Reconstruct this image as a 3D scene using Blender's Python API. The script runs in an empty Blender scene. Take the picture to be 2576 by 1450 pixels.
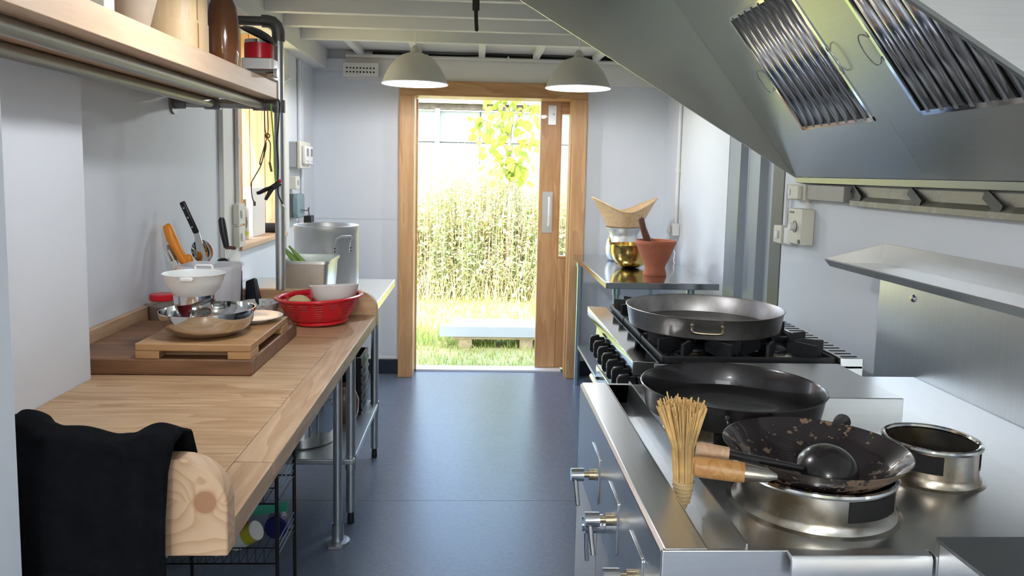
import bpy, bmesh, math, random
from math import pi, sin, cos, radians as rad, sqrt
from mathutils import Vector, Matrix, Quaternion

# ------------------------------------------------------------------ camera, sky, sun, exposure
SC = bpy.context.scene
COL = SC.collection
cam_d = bpy.data.cameras.new('camera'); cam = bpy.data.objects.new('camera', cam_d); COL.objects.link(cam)
cam_d.sensor_width = 36.0; cam_d.lens = 1930.0 / 2576.0 * 36.0
cam_d.shift_y = -95.0 / 2576.0; cam_d.clip_start = 0.02; cam_d.clip_end = 200
cr = Vector((0.99873653, -0.04530642, 0.02174095))     # camera right, down, forward in world axes
cd = Vector((0.01697852, -0.10296914, -0.99453964))
cf = Vector((0.04729768, 0.99365219, -0.10206981))
cm = Matrix((( cr.x, -cd.x, -cf.x, 0.0), (cr.y, -cd.y, -cf.y, 0.0), (cr.z, -cd.z, -cf.z, 1.46), (0, 0, 0, 1)))
cam.matrix_world = cm
SC.camera = cam

W = bpy.data.worlds.new('sky'); SC.world = W; W.use_nodes = True
wn = W.node_tree.nodes; wl = W.node_tree.links
bg = wn['Background']
sky = wn.new('ShaderNodeTexSky'); sky.sky_type = 'NISHITA'; sky.sun_disc = False
sky.sun_elevation = rad(48); sky.sun_rotation = rad(200); sky.air_density = 1.2; sky.dust_density = 2.5; sky.ozone_density = 0.8
wl.new(sky.outputs['Color'], bg.inputs['Color']); bg.inputs['Strength'].default_value = 1.15
sun_d = bpy.data.lights.new('sun', 'SUN'); sun_d.energy = 10.0; sun_d.angle = rad(1.5); sun_d.color = (1.0, 0.95, 0.86)
sun = bpy.data.objects.new('sun', sun_d); COL.objects.link(sun)
sun.location = (0, 0, 12); sun.rotation_euler = (rad(40), 0, rad(-18))   # from behind and left of the camera, high
LAMP_W = 27.0
SC.view_settings.view_transform = 'Standard'; SC.view_settings.look = 'None'
SC.view_settings.exposure = 0.35; SC.view_settings.gamma = 1.0; SC.view_settings.use_curve_mapping = False

RND = random.Random(7)

# ------------------------------------------------------------------ mesh builder
class MB:
    def __init__(s): s.v = []; s.f = []
    def add(s, vs, fs):
        o = len(s.v); s.v += [tuple(v) for v in vs]; s.f += [tuple(i + o for i in f) for f in fs]; return s
    def box(s, x0, x1, y0, y1, z0, z1):
        return s.add([(x0,y0,z0),(x1,y0,z0),(x1,y1,z0),(x0,y1,z0),(x0,y0,z1),(x1,y0,z1),(x1,y1,z1),(x0,y1,z1)],
                     [(0,3,2,1),(4,5,6,7),(0,1,5,4),(1,2,6,5),(2,3,7,6),(3,0,4,7)])
    def bar(s, p0, p1, w, h, up=(0,0,1)):
        p0 = Vector(p0); p1 = Vector(p1); d = (p1 - p0).normalized(); up = Vector(up)
        a = d.cross(up)
        if a.length < 1e-5: a = d.cross(Vector((1,0,0)))
        a.normalize(); b = a.cross(d).normalized(); a = a * (w/2); b = b * (h/2)
        vs = [p0-a-b, p0+a-b, p0+a+b, p0-a+b, p1-a-b, p1+a-b, p1+a+b, p1-a+b]
        return s.add(vs, [(0,1,2,3),(7,6,5,4),(0,4,5,1),(1,5,6,2),(2,6,7,3),(3,7,4,0)])
    def tube(s, path, r, seg=10, closed=False, cap=True):
        P = [Vector(p) for p in path]; n = len(P)
        R = r if isinstance(r, (list, tuple)) else [r]*n
        T = []
        for i in range(n):
            if closed: t = P[(i+1) % n] - P[i-1]
            elif i == 0: t = P[1]-P[0]
            elif i == n-1: t = P[-1]-P[-2]
            else: t = (P[i+1]-P[i]).normalized() + (P[i]-P[i-1]).normalized()
            if t.length < 1e-9: t = Vector((0,0,1))
            T.append(t.normalized())
        a = T[0].orthogonal().normalized(); o = len(s.v); rings = []
        for i in range(n):
            if i: a = (T[i-1].rotation_difference(T[i]) @ a)
            a = (a - T[i]*a.dot(T[i])).normalized(); b = T[i].cross(a)
            rings.append([P[i] + (a*cos(2*pi*k/seg) + b*sin(2*pi*k/seg))*R[i] for k in range(seg)])
        vs = [v for rg in rings for v in rg]; fs = []
        m = n if closed else n-1
        for i in range(m):
            j = (i+1) % n
            for k in range(seg):
                l = (k+1) % seg; fs.append((i*seg+k, i*seg+l, j*seg+l, j*seg+k))
        if cap and not closed:
            fs.append(tuple(range(seg))[::-1]); fs.append(tuple((n-1)*seg+k for k in range(seg)))
        return s.add(vs, fs)
    def cyl(s, p0, p1, r, seg=20): return s.tube([p0, p1], r, seg)
    def lathe(s, prof, c=(0,0,0), seg=40, sx=1.0, sy=1.0):
        vs = []; fs = []; idx = []
        for (r, z) in prof:
            if abs(r) < 1e-6:
                idx.append([len(vs)]); vs.append((c[0], c[1], c[2]+z))
            else:
                idx.append(list(range(len(vs), len(vs)+seg)))
                vs += [(c[0]+r*sx*cos(2*pi*k/seg), c[1]+r*sy*sin(2*pi*k/seg), c[2]+z) for k in range(seg)]
        for A, B in zip(idx, idx[1:]):
            for k in range(seg):
                l = (k+1) % seg
                if len(A) == 1 and len(B) == 1: continue
                if len(A) == 1: fs.append((A[0], B[l], B[k]))
                elif len(B) == 1: fs.append((A[k], A[l], B[0]))
                else: fs.append((A[k], A[l], B[l], B[k]))
        return s.add(vs, fs)
    def prism(s, poly, ax, a0, a1):
        def pt(p, a): return (a,p[0],p[1]) if ax == 'x' else ((p[0],a,p[1]) if ax == 'y' else (p[0],p[1],a))
        n = len(poly)
        vs = [pt(p, a0) for p in poly] + [pt(p, a1) for p in poly]
        fs = [tuple(range(n))[::-1], tuple(range(n, 2*n))] + [(i, (i+1) % n, n+(i+1) % n, n+i) for i in range(n)]
        return s.add(vs, fs)
    def ball(s, c, r, seg=16, rings=10):
        rx, ry, rz = r if isinstance(r, (list, tuple)) else (r, r, r)
        prof = [(sin(pi*i/rings), -cos(pi*i/rings)) for i in range(rings+1)]
        prof[0] = (0, -1); prof[-1] = (0, 1)
        m = MB().lathe(prof, seg=seg)
        return s.add([(c[0]+v[0]*rx, c[1]+v[1]*ry, c[2]+v[2]*rz) for v in m.v], m.f)
    def torus(s, c, R, r, seg=40, ts=8, z=0):
        return s.tube([(c[0]+R*cos(2*pi*k/seg), c[1]+R*sin(2*pi*k/seg), c[2]) for k in range(seg)], r, ts, closed=True)
    def grid(s, fn, nu, nv):
        vs = [fn(i/nu, j/nv) for j in range(nv+1) for i in range(nu+1)]
        fs = [(j*(nu+1)+i, j*(nu+1)+i+1, (j+1)*(nu+1)+i+1, (j+1)*(nu+1)+i) for j in range(nv) for i in range(nu)]
        return s.add(vs, fs)
    def xf(s, M): s.v = [tuple(M @ Vector(v)) for v in s.v]; return s

def rounded(x0, x1, y0, y1, r, n=5):
    pts = []
    for cx, cy, a in ((x1-r,y0+r,-90),(x1-r,y1-r,0),(x0+r,y1-r,90),(x0+r,y0+r,180)):
        for i in range(n+1):
            t = rad(a + 90*i/n); pts.append((cx+r*cos(t), cy+r*sin(t)))
    return pts

def origin(o):
    v = Vector((0,0,0))
    while o: v = v + o.location; o = o.parent
    return v
def link(name, mb, m, parent=None, loc=None, bevel=0, bseg=2, solid=0, sub=0, fix=True):
    off = origin(parent) if parent else Vector(loc or (0,0,0))
    me = bpy.data.meshes.new(name)
    me.from_pydata([(v[0]-off.x, v[1]-off.y, v[2]-off.z) for v in mb.v], [], mb.f)
    me.materials.append(m)
    if fix:
        b = bmesh.new(); b.from_mesh(me); bmesh.ops.recalc_face_normals(b, faces=b.faces); b.to_mesh(me); b.free()
    for p in me.polygons: p.use_smooth = True
    me.set_sharp_from_angle(angle=rad(38))
    o = bpy.data.objects.new(name, me); COL.objects.link(o)
    if parent: o.parent = parent
    else: o.location = off
    if solid:
        md = o.modifiers.new('solid', 'SOLIDIFY'); md.thickness = solid; md.offset = 0
    if sub:
        md = o.modifiers.new('sub', 'SUBSURF'); md.levels = sub; md.render_levels = sub
    if bevel:
        md = o.modifiers.new('bevel', 'BEVEL'); md.width = bevel; md.segments = bseg; md.limit_method = 'ANGLE'; md.angle_limit = rad(40)
    return o
def tag(o, label, cat, group=None, kind=None):
    o['label'] = label; o['category'] = cat
    if group: o['group'] = group
    if kind: o['kind'] = kind
    return o
def thing(name, label, cat, loc, group=None):
    o = bpy.data.objects.new(name, None); COL.objects.link(o); o.location = loc; o.empty_display_size = 0.05
    return tag(o, label, cat, group)
def part(name, mb, m, parent, label=None, **k):
    o = link(name, mb, m, parent, **k)
    if label: o['label'] = label
    return o
def single(name, mb, m, label, cat, loc, group=None, **k): return tag(link(name, mb, m, None, loc, **k), label, cat, group)
def struct(name, mb, m, **k):
    o = link(name, mb, m, **k); o['kind'] = 'structure'; return o
def copy_of(src, parent, loc, rot=(0,0,0), scale=(1,1,1)):
    c = src.copy(); COL.objects.link(c); c.parent = parent; c.location = loc; c.rotation_euler = rot; c.scale = scale; return c

# ------------------------------------------------------------------ materials
def nodes(name):
    m = bpy.data.materials.new(name); m.use_nodes = True
    nt = m.node_tree; return m, nt.nodes, nt.links, nt.nodes['Principled BSDF']
def rgb(c): return (c[0], c[1], c[2], 1.0)
def hexc(h):
    h = h.lstrip('#'); c = [int(h[i:i+2], 16)/255 for i in (0,2,4)]
    return tuple(x/12.92 if x <= .04045 else ((x+.055)/1.055)**2.4 for x in c)
def ramp(N, stops):
    r = N.new('ShaderNodeValToRGB'); e = r.color_ramp.elements
    while len(e) < len(stops): e.new(0.5)
    for el, (p, c) in zip(e, stops): el.position = p; el.color = rgb(c) if not isinstance(c, float) else (c,c,c,1)
    return r
def coords(N, L, scale, rot=(0,0,0), jitter=True):
    tc = N.new('ShaderNodeTexCoord'); mp = N.new('ShaderNodeMapping')
    mp.inputs['Scale'].default_value = scale; mp.inputs['Rotation'].default_value = rot
    if jitter:
        oi = N.new('ShaderNodeObjectInfo'); mu = N.new('ShaderNodeMath'); mu.operation = 'MULTIPLY'; mu.inputs[1].default_value = 37.0
        L.new(oi.outputs['Random'], mu.inputs[0])
        ad = N.new('ShaderNodeVectorMath'); ad.operation = 'ADD'
        L.new(tc.outputs['Object'], ad.inputs[0]); L.new(mu.outputs[0], ad.inputs[1]); L.new(ad.outputs[0], mp.inputs['Vector'])
    else: L.new(tc.outputs['Object'], mp.inputs['Vector'])
    return mp
def noise(N, L, vec, scale, detail=4, rough=.55, dist=0.0):
    n = N.new('ShaderNodeTexNoise'); n.inputs['Scale'].default_value = scale; n.inputs['Detail'].default_value = detail
    n.inputs['Roughness'].default_value = rough; n.inputs['Distortion'].default_value = dist
    L.new(vec.outputs[0], n.inputs['Vector']); return n
def bump(N, L, B, h, strength, dist=.002):
    b = N.new('ShaderNodeBump'); b.inputs['Strength'].default_value = strength; b.inputs['Distance'].default_value = dist
    L.new(h, b.inputs['Height']); L.new(b.outputs[0], B.inputs['Normal'])
def plain(name, c, rough=.5, metal=0.0, var=.08, vscale=6.0, bmp=0.0, bscale=60.0, coat=0.0, trans=0.0, ior=1.45, alpha=1.0, sss=0.0, emit=None, estr=0):
    m, N, L, B = nodes(name)
    B.inputs['Roughness'].default_value = rough; B.inputs['Metallic'].default_value = metal
    B.inputs['Coat Weight'].default_value = coat; B.inputs['Transmission Weight'].default_value = trans; B.inputs['IOR'].default_value = ior
    B.inputs['Alpha'].default_value = alpha
    mp = coords(N, L, (1,1,1))
    n = noise(N, L, mp, vscale, 5)
    r = ramp(N, [(.25, tuple(x*(1-var) for x in c)), (.75, tuple(min(1, x*(1+var)) for x in c))])
    L.new(n.outputs['Fac'], r.inputs[0]); L.new(r.outputs[0], B.inputs['Base Color'])
    if bmp:
        n2 = noise(N, L, mp, bscale, 3); bump(N, L, B, n2.outputs['Fac'], bmp)
    if emit: B.inputs['Emission Color'].default_value = rgb(emit); B.inputs['Emission Strength'].default_value = estr
    return m
def metal(name, c, rough=.28, axis='x', rv=.0, stretch=200.0, fine=5.0, bmp=.0, blotch=.0, bc=(.1,.09,.08), bscale=5.0):
    """satin metal: even gloss, faint brushing along the axis in its colour, or heat-stained blotches"""
    m, N, L, B = nodes(name); B.inputs['Metallic'].default_value = 1.0; B.inputs['Roughness'].default_value = rough
    sc = {'x':(fine, stretch, stretch), 'y':(stretch, fine, stretch), 'z':(stretch, stretch, fine), 'n':(1,1,1)}[axis]
    mp = coords(N, L, (1,1,1) if blotch else sc); n = noise(N, L, mp, bscale if (blotch or axis == 'n') else 1.0, 5, .6)
    if blotch: r = ramp(N, [(.35, bc), (.70-.3*blotch, c)])
    else: r = ramp(N, [(.3, tuple(x*.96 for x in c)), (.7, tuple(min(1, x*1.02) for x in c))])
    L.new(n.outputs['Fac'], r.inputs[0]); L.new(r.outputs[0], B.inputs['Base Color'])
    return m
def wood(name, light, dark, axis='x', scale=1.0, knots=.5, rough=.5, ringy=1.0, knotc=None, kscale=1.0, coat=0.0, contrast=1.0):
    m, N, L, B = nodes(name); B.inputs['Roughness'].default_value = rough; B.inputs['Coat Weight'].default_value = coat
    st = {'x':(.9,9,9), 'y':(9,.9,9), 'z':(9,9,.9)}[axis]; sk = {'x':(1.2,5,5), 'y':(5,1.2,5), 'z':(5,5,1.2)}[axis]
    mp = coords(N, L, tuple(x*scale for x in st))
    vo = N.new('ShaderNodeTexVoronoi'); vo.feature = 'F1'; vo.inputs['Scale'].default_value = kscale
    mk = coords(N, L, tuple(x*.9 for x in sk)); L.new(mk.outputs[0], vo.inputs['Vector'])
    kr = ramp(N, [(0.0, 1.0), (.20*knots+1e-3, 0.0)]); kr.color_ramp.interpolation = 'EASE'; L.new(vo.outputs['Distance'], kr.inputs[0])
    ad = N.new('ShaderNodeVectorMath'); ad.operation = 'MULTIPLY_ADD'; ad.inputs[1].default_value = (.35,.35,.35)
    L.new(kr.outputs[0], ad.inputs[0]); L.new(mp.outputs[0], ad.inputs[2])
    n1 = noise(N, L, ad, 1.0, 3, .5, .35)
    mul = N.new('ShaderNodeMath'); mul.operation = 'MULTIPLY'; mul.inputs[1].default_value = 9.0*ringy; L.new(n1.outputs['Fac'], mul.inputs[0])
    fr = N.new('ShaderNodeMath'); fr.operation = 'FRACT'; L.new(mul.outputs[0], fr.inputs[0])
    mpf = coords(N, L, tuple(x*scale*7 for x in st)); n2 = noise(N, L, mpf, 1.0, 3, .6)
    mx = N.new('ShaderNodeMath'); mx.operation = 'MULTIPLY_ADD'; mx.inputs[1].default_value = .45*contrast; L.new(fr.outputs[0], mx.inputs[0]); L.new(n2.outputs['Fac'], mx.inputs[2])
    r = ramp(N, [(.30, light), (1.05 if contrast >= 1 else 1.0, dark)]); L.new(mx.outputs[0], r.inputs[0])
    big = noise(N, L, mp, .35, 2); rb = ramp(N, [(.3, (.86,.84,.82)), (.7, (1,1,1))]); L.new(big.outputs['Fac'], rb.inputs[0])
    mm = N.new('ShaderNodeMixRGB'); mm.blend_type = 'MULTIPLY'; mm.inputs[0].default_value = 1; L.new(r.outputs[0], mm.inputs[1]); L.new(rb.outputs[0], mm.inputs[2])
    kx = N.new('ShaderNodeMixRGB'); kx.inputs[2].default_value = rgb(knotc or tuple(x*.42 for x in dark))
    k2 = ramp(N, [(0.0, .85), (.10*knots+1e-3, 0.0)]); L.new(vo.outputs['Distance'], k2.inputs[0])
    L.new(k2.outputs[0], kx.inputs[0]); L.new(mm.outputs[0], kx.inputs[1]); L.new(kx.outputs[0], B.inputs['Base Color'])
    bump(N, L, B, mx.outputs[0], .12, .001)
    return m
def speck(name, base, spots, amount=.5, scale=20.0, rough=.5, metal=0.0, coat=0.0, soft=.12, detail=6, mask=0.0):
    """base colour with sharp-edged patches of wear, gathered where a slow mask noise is high"""
    m, N, L, B = nodes(name); B.inputs['Roughness'].default_value = rough; B.inputs['Metallic'].default_value = metal; B.inputs['Coat Weight'].default_value = coat
    mp = coords(N, L, (1,1,1)); n = noise(N, L, mp, scale, detail, .62); fac = n.outputs['Fac']
    if mask:
        n2 = noise(N, L, mp, mask, 2, .5); mu = N.new('ShaderNodeMath'); mu.operation = 'MULTIPLY_ADD'; mu.inputs[1].default_value = .9; L.new(n2.outputs['Fac'], mu.inputs[0])
        sb_ = N.new('ShaderNodeMath'); sb_.operation = 'SUBTRACT'; sb_.inputs[1].default_value = .45; L.new(fac, sb_.inputs[0]); L.new(sb_.outputs[0], mu.inputs[2]); fac = mu.outputs[0]
    r = ramp(N, [(amount, base), (amount+soft, spots)]); L.new(fac, r.inputs[0]); L.new(r.outputs[0], B.inputs['Base Color'])
    r2 = ramp(N, [(amount, max(.05, rough-.05)), (amount+soft, min(1, rough+.2))]); L.new(fac, r2.inputs[0]); L.new(r2.outputs[0], B.inputs['Roughness'])
    return m
def knotwood(name, light, dark, kc, axis=(0,1), krad=.021):
    """sawn board face whose growth lines flow round one big knot"""
    m, N, L, B = nodes(name); B.inputs['Roughness'].default_value = .5
    tc = N.new('ShaderNodeTexCoord'); sx = N.new('ShaderNodeVectorMath'); sx.operation = 'SUBTRACT'; sx.inputs[1].default_value = kc
    L.new(tc.outputs['Object'], sx.inputs[0])
    fl = N.new('ShaderNodeVectorMath'); fl.operation = 'MULTIPLY'; fl.inputs[1].default_value = (1, 0, 1); L.new(sx.outputs[0], fl.inputs[0])
    ln = N.new('ShaderNodeVectorMath'); ln.operation = 'LENGTH'; L.new(fl.outputs[0], ln.inputs[0])
    def mth(op, a, b=None, c=None):
        n = N.new('ShaderNodeMath'); n.operation = op
        for i, v in enumerate((a, b, c)):
            if v is None: continue
            if isinstance(v, (int, float)): n.inputs[i].default_value = v
            else: L.new(v, n.inputs[i])
        return n.outputs[0]
    sep = N.new('ShaderNodeSeparateXYZ'); L.new(fl.outputs[0], sep.inputs[0])
    infl = mth('DIVIDE', .0016, mth('ADD', mth('MULTIPLY', ln.outputs['Value'], ln.outputs['Value']), .0006))
    ns = N.new('ShaderNodeTexNoise'); ns.inputs['Scale'].default_value = 9; ns.inputs['Detail'].default_value = 2; ns.inputs['Distortion'].default_value = .8; L.new(tc.outputs['Object'], ns.inputs['Vector'])
    h = mth('ADD', mth('MULTIPLY', sep.outputs['Z'], 62.0), mth('MULTIPLY', ns.outputs['Fac'], 5.0))
    h = mth('ADD', h, mth('MULTIPLY', infl, mth('MULTIPLY', mth('SIGN', sep.outputs['Z']), 1.6)))
    line = mth('FRACT', h)
    r = ramp(N, [(0.0, light), (.45, tuple(x*.95 for x in light)), (.92, tuple((x+y)/2 for x, y in zip(light, dark))), (1.0, light)]); L.new(line, r.inputs[0])
    kr = ramp(N, [(0.0, 1.0), (krad*.8, 1.0), (krad, 0.0)]); kr.color_ramp.interpolation = 'EASE'; L.new(ln.outputs['Value'], kr.inputs[0])
    rg = mth('FRACT', mth('MULTIPLY', ln.outputs['Value'], 260.0)); rk = ramp(N, [(0, tuple(x*.8 for x in dark)), (1.0, tuple(x*1.15 for x in dark))]); L.new(rg, rk.inputs[0])
    mx = N.new('ShaderNodeMixRGB'); L.new(kr.outputs[0], mx.inputs[0]); L.new(r.outputs[0], mx.inputs[1]); L.new(rk.outputs[0], mx.inputs[2]); L.new(mx.outputs[0], B.inputs['Base Color'])
    return m
PAINT = plain('white_wall_paint', (.735,.775,.835), .62, var=.02, vscale=3, bmp=.06, bscale=140)
PAINTC = plain('white_ceiling_paint', (.76,.755,.74), .6, var=.03, vscale=4, bmp=.05)
PAINTW = plain('warm_white_paint', (.74,.73,.71), .5, var=.03)
VINYL = plain('blue_grey_vinyl', (.130,.160,.215), .27, var=.10, vscale=55, bmp=.10, bscale=420)
VINYLD = plain('dark_vinyl_skirting', (.014,.019,.032), .38, var=.1)
SEAM = plain('dark_seam_sealant', (.012,.016,.024), .6)
OFFW = plain('cream_plastic', (.70,.69,.61), .4, var=.03)
WHITEP = plain('white_plastic', (.80,.80,.80), .35, var=.02)
GREYP = plain('grey_plastic', (.42,.45,.47), .45, var=.05)
TEALP = plain('teal_grey_plastic', (.20,.30,.33), .35, var=.06)
BLACKP = plain('black_plastic', (.012,.012,.014), .38, var=.2)
BLACKM = plain('matt_black_iron', (.016,.017,.020), .48, var=.25, bmp=.08, bscale=220)
GAPSHADE = plain('gap_shade', (.010,.010,.010), .9)  # black that stands in for shade inside gaps, slots and holes
STEELX = metal('brushed_steel_along_x', (.66,.67,.68), .30, 'x')
STEELY = metal('brushed_steel_along_y', (.68,.70,.72), .30, 'y')
STEELZ = metal('brushed_steel_upright', (.82,.855,.88), .36, 'z', bmp=.04)
STEELH = metal('hood_steel', (.40,.42,.41), .34, 'y', rv=.08, bmp=.04)
STEELM = metal('polished_steel', (.72,.72,.71), .09, 'n', rv=.04, bmp=0.0)
STEELD = metal('heat_stained_steel', (.60,.58,.53), .26, 'n', rv=.08, fine=4, blotch=.45, bc=(.30,.22,.13), bscale=7, bmp=.02)
BAFFLE = metal('baffle_steel', (.66,.66,.70), .20, 'n', rv=.04, bmp=0.0)
GALV = metal('galvanised_steel', (.50,.52,.53), .42, 'n', rv=.10, fine=26, bmp=.05)
GALVD = metal('dull_galvanised_pipe', (.40,.395,.37), .46, 'n', rv=.10, fine=18, bmp=.06)
GALVX = plain('tarnished_fitting', (.20,.20,.205), .45, metal=.8, var=.3, vscale=22)
ALU = plain('aluminium', (.66,.67,.68), .42, metal=.7, var=.03, vscale=9)
NUTB = metal('dull_brass_nut', (.50,.42,.28), .32, 'n')
BRASS = metal('brass', (.62,.44,.14), .20, 'n', rv=.06, fine=8, bmp=.02)
CHROME = metal('chrome', (.75,.76,.77), .08, 'n', rv=.03, bmp=0)
IRONG = metal('grey_carbon_steel', (.56,.55,.55), .40, 'n', blotch=.2, bc=(.27,.24,.23), bscale=5)
IRONK = plain('seasoned_black_iron', (.014,.012,.013), .27, var=.35, vscale=14, bmp=.05, bscale=120, coat=.3)
WOKM = speck('seasoned_wok_iron', (.018,.012,.014), (.19,.125,.08), .575, 60.0, .27, 0.0, .5, .03, 8, 9.0)
WTOP = wood('worktop_pine', (.66,.475,.295), (.40,.235,.115), 'x', .9, .95, .42, .9, contrast=.9)
WLIP = wood('worktop_lipping', (.68,.50,.33), (.44,.27,.15), 'y', .9, .6, .42, .9, contrast=.9)
WEND = wood('end_board_pine', (.70,.49,.30), (.50,.29,.15), 'x', .85, .75, .45, 1.0, knotc=(.28,.12,.06))
WKNOT = knotwood('knotty_end_board', (.66,.45,.28), (.40,.20,.10), (-.408+.70, 0, .945))
WSHELF = wood('shelf_pine', (.72,.52,.35), (.58,.38,.23), 'y', .8, .22, .5, .6, contrast=.6)
WBRD = wood('dark_chopping_wood', (.27,.135,.06), (.12,.052,.022), 'x', .8, .15, .5, .7)
WBRL = wood('light_chopping_wood', (.50,.305,.145), (.34,.18,.075), 'x', .8, .12, .48, .7)
WDOOR = wood('door_softwood', (.68,.425,.205), (.49,.265,.115), 'z', .7, .38, .42, .75, coat=.1)
WDOORX = wood('door_head_softwood', (.60,.36,.165), (.42,.215,.09), 'x', .7, .38, .42, .75, coat=.1)
WREV = wood('window_reveal_pine', (.78,.52,.30), (.60,.33,.15), 'z', .7, .5, .5, .7, knotc=(.35,.16,.06))
WPAL = plain('weathered_pallet_wood', (.46,.36,.24), .8, var=.25, vscale=12)
WTURN = wood('turned_handle_wood', (.62,.34,.12), (.42,.19,.05), 'y', 2.2, .1, .4, .8)
WPALE = wood('pale_handle_wood', (.62,.42,.27), (.48,.29,.17), 'y', 2.2, .1, .5, .8)
WPEST = wood('dark_pestle_wood', (.22,.10,.06), (.12,.05,.03), 'z', 2.0, .1, .5, .8)
BAMB = wood('bamboo', (.72,.55,.33), (.58,.41,.22), 'z', 1.0, .05, .5, .5, contrast=.5)
BAMBW = plain('woven_bamboo', (.66,.46,.27), .7, var=.18, vscale=60, bmp=.5, bscale=240)
STRAW = plain('split_bamboo_strands', (.74,.49,.20), .55, var=.30, vscale=30)
STRAWT = plain('bamboo_tips', (.52,.25,.08), .6, var=.3, vscale=40)
BIND = plain('bamboo_binding', (.62,.45,.24), .55, var=.15, vscale=40)
CLAY = plain('terracotta', (.40,.125,.065), .75, var=.10, vscale=8, bmp=.12, bscale=120)
REDP = plain('red_plastic', (.58,.012,.022), .28, var=.05)
REDD = plain('dark_red_plastic', (.28,.008,.018), .3, var=.05)
CERW = plain('white_ceramic', (.80,.79,.77), .18, var=.02, coat=.3)
CERT = plain('taupe_stoneware', (.30,.24,.18), .55, var=.12, vscale=12)
GLAZE = plain('brown_salt_glaze', (.16,.062,.024), .14, var=.30, vscale=5, coat=.6)
TOWEL = plain('black_terry_towel', (.0055,.006,.0075), 1.0, var=.3, vscale=40, bmp=1.0, bscale=420); TOWEL.node_tree.nodes['Principled BSDF'].inputs['Specular IOR Level'].default_value = .08
ORANGE = plain('orange_plastic', (.80,.27,.02), .38, var=.05)
ONION = plain('onion_skin', (.62,.52,.28), .45, var=.15)
TOMATO = plain('red_brown_onion_skin', (.36,.10,.05), .25, var=.2)
LEEK = plain('leek_green', (.22,.36,.07), .5, var=.25, vscale=12)
PAPER = plain('white_card', (.78,.77,.73), .6, var=.02)
LABELG = plain('lime_label', (.55,.62,.10), .5)
BLUEB = plain('navy_blue_plastic', (.010,.012,.10), .35, var=.1)
GREENF = plain('green_foil', (.03,.26,.17), .3, var=.1)
YELLOW = plain('yellow_print', (.50,.44,.03), .5)
TOFFEE = plain('brown_sauce', (.12,.045,.022), .3, var=.2)
TAPE = plain('green_cable_cover', (.20,.42,.04), .5)
OLIVE = plain('olive_cable_cover', (.14,.11,.035), .5)
LAMPG = plain('lamp_grey_enamel', (.50,.49,.46), .45, var=.03)
LAMPW = plain('lamp_white_enamel', (.85,.86,.88), .3, var=.01)
BULB = plain('lit_bulb', (1,1,1), .4, emit=(1,.97,.92), estr=8)
CORR = plain('grey_blue_steel_paint', (.30,.335,.375), .42, metal=.35, var=.06, vscale=2)
CORRD = plain('dark_steel_post', (.12,.125,.125), .45, metal=.4, var=.1)
SLAT = metal('white_worktop_steel', (.80,.82,.80), .33, 'y', rv=.08)
def glassy(name, c, rough, alpha):
    m, N, L, B = nodes(name); B.inputs['Base Color'].default_value = rgb(c); B.inputs['Roughness'].default_value = rough
    B.inputs['Transmission Weight'].default_value = 0.0; B.inputs['Alpha'].default_value = alpha; B.inputs['IOR'].default_value = 1.45
    return m
GLASS = glassy('window_glass', (.85,.9,.9), .03, .12)
TUBP = glassy('translucent_tub', (.93,.95,1.0), .25, .42)
JARG = glassy('jar_glass', (.55,.45,.40), .06, .25)

# ================================================================== the room
XL, XN, XR, YB, YF, ZC = -1.13, -0.995, 1.33, 5.42, -2.3, 2.30
# floor: two vinyl sheets with a welded seam
fl = struct('floor', MB().box(-1.3, 1.5, YF-.15, 5.60, -.10, -.004), SEAM)
part('vinyl_sheet', MB().box(-1.3, 1.5, YF-.15, 3.282, -.004, 0), VINYL, fl)
part('vinyl_sheet', MB().box(-1.3, 1.5, 3.2845, 5.52, -.004, 0), VINYL, fl)
struct('trim_1', MB().box(-.44, .64, 5.50, 5.62, -.06, .012), WHITEP, bevel=.003)       # door sill
# back wall around the doorway, boards meeting at a fine joint
DX0, DX1, DZ = -.44, .668, 1.965
wb = MB(); JZ = 1.105
wb.box(XL-.15, DX0, YB, YB+.14, 0, JZ-.001); wb.box(XL-.15, DX0, YB, YB+.14, JZ+.001, ZC)
wb.box(XL-.15, DX0, YB+.004, YB+.13, JZ-.002, JZ+.002)
wb.box(DX1, XR+.15, YB, YB+.14, 0, ZC); wb.box(DX0, DX1, YB, YB+.14, DZ, ZC)
struct('wall_back', wb, PAINT)
struct('baseboard_back', MB().box(XL, -.535, YB-.012, YB, 0, .105).box(.755, XR, YB-.012, YB, 0, .105), VINYLD, bevel=.004)
struct('trim_2', MB().box(XL, -.535, YB-.010, YB, .106, .122), WHITEP, bevel=.002)
# left wall: a thicker near panel, then the recessed wall with the window
WY0, WY1, WZ0, WZ1 = 3.66, 4.50, 1.065, 2.22
wlm = MB().box(XN-.3, XN, YF, 2.0, 0, ZC)
struct('wall_left', wlm, PAINT)
wl2 = MB().box(XL-.30, XL, 2.0, WY0, 0, ZC).box(XL-.30, XL, WY1, YB+.14, 0, ZC).box(XL-.30, XL, WY0, WY1, 0, WZ0).box(XL-.30, XL, WY0, WY1, WZ1, ZC)
struct('wall_left_recess', wl2, PAINT)
struct('trim_3', MB().box(XL, XL+.022, 3.43, 3.655, .985, 2.1), PAINTW, bevel=.003)
struct('trim_4', MB().box(XL, XL+.025, 4.52, 4.60, .9, 2.2), PAINTW, bevel=.003)
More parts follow.
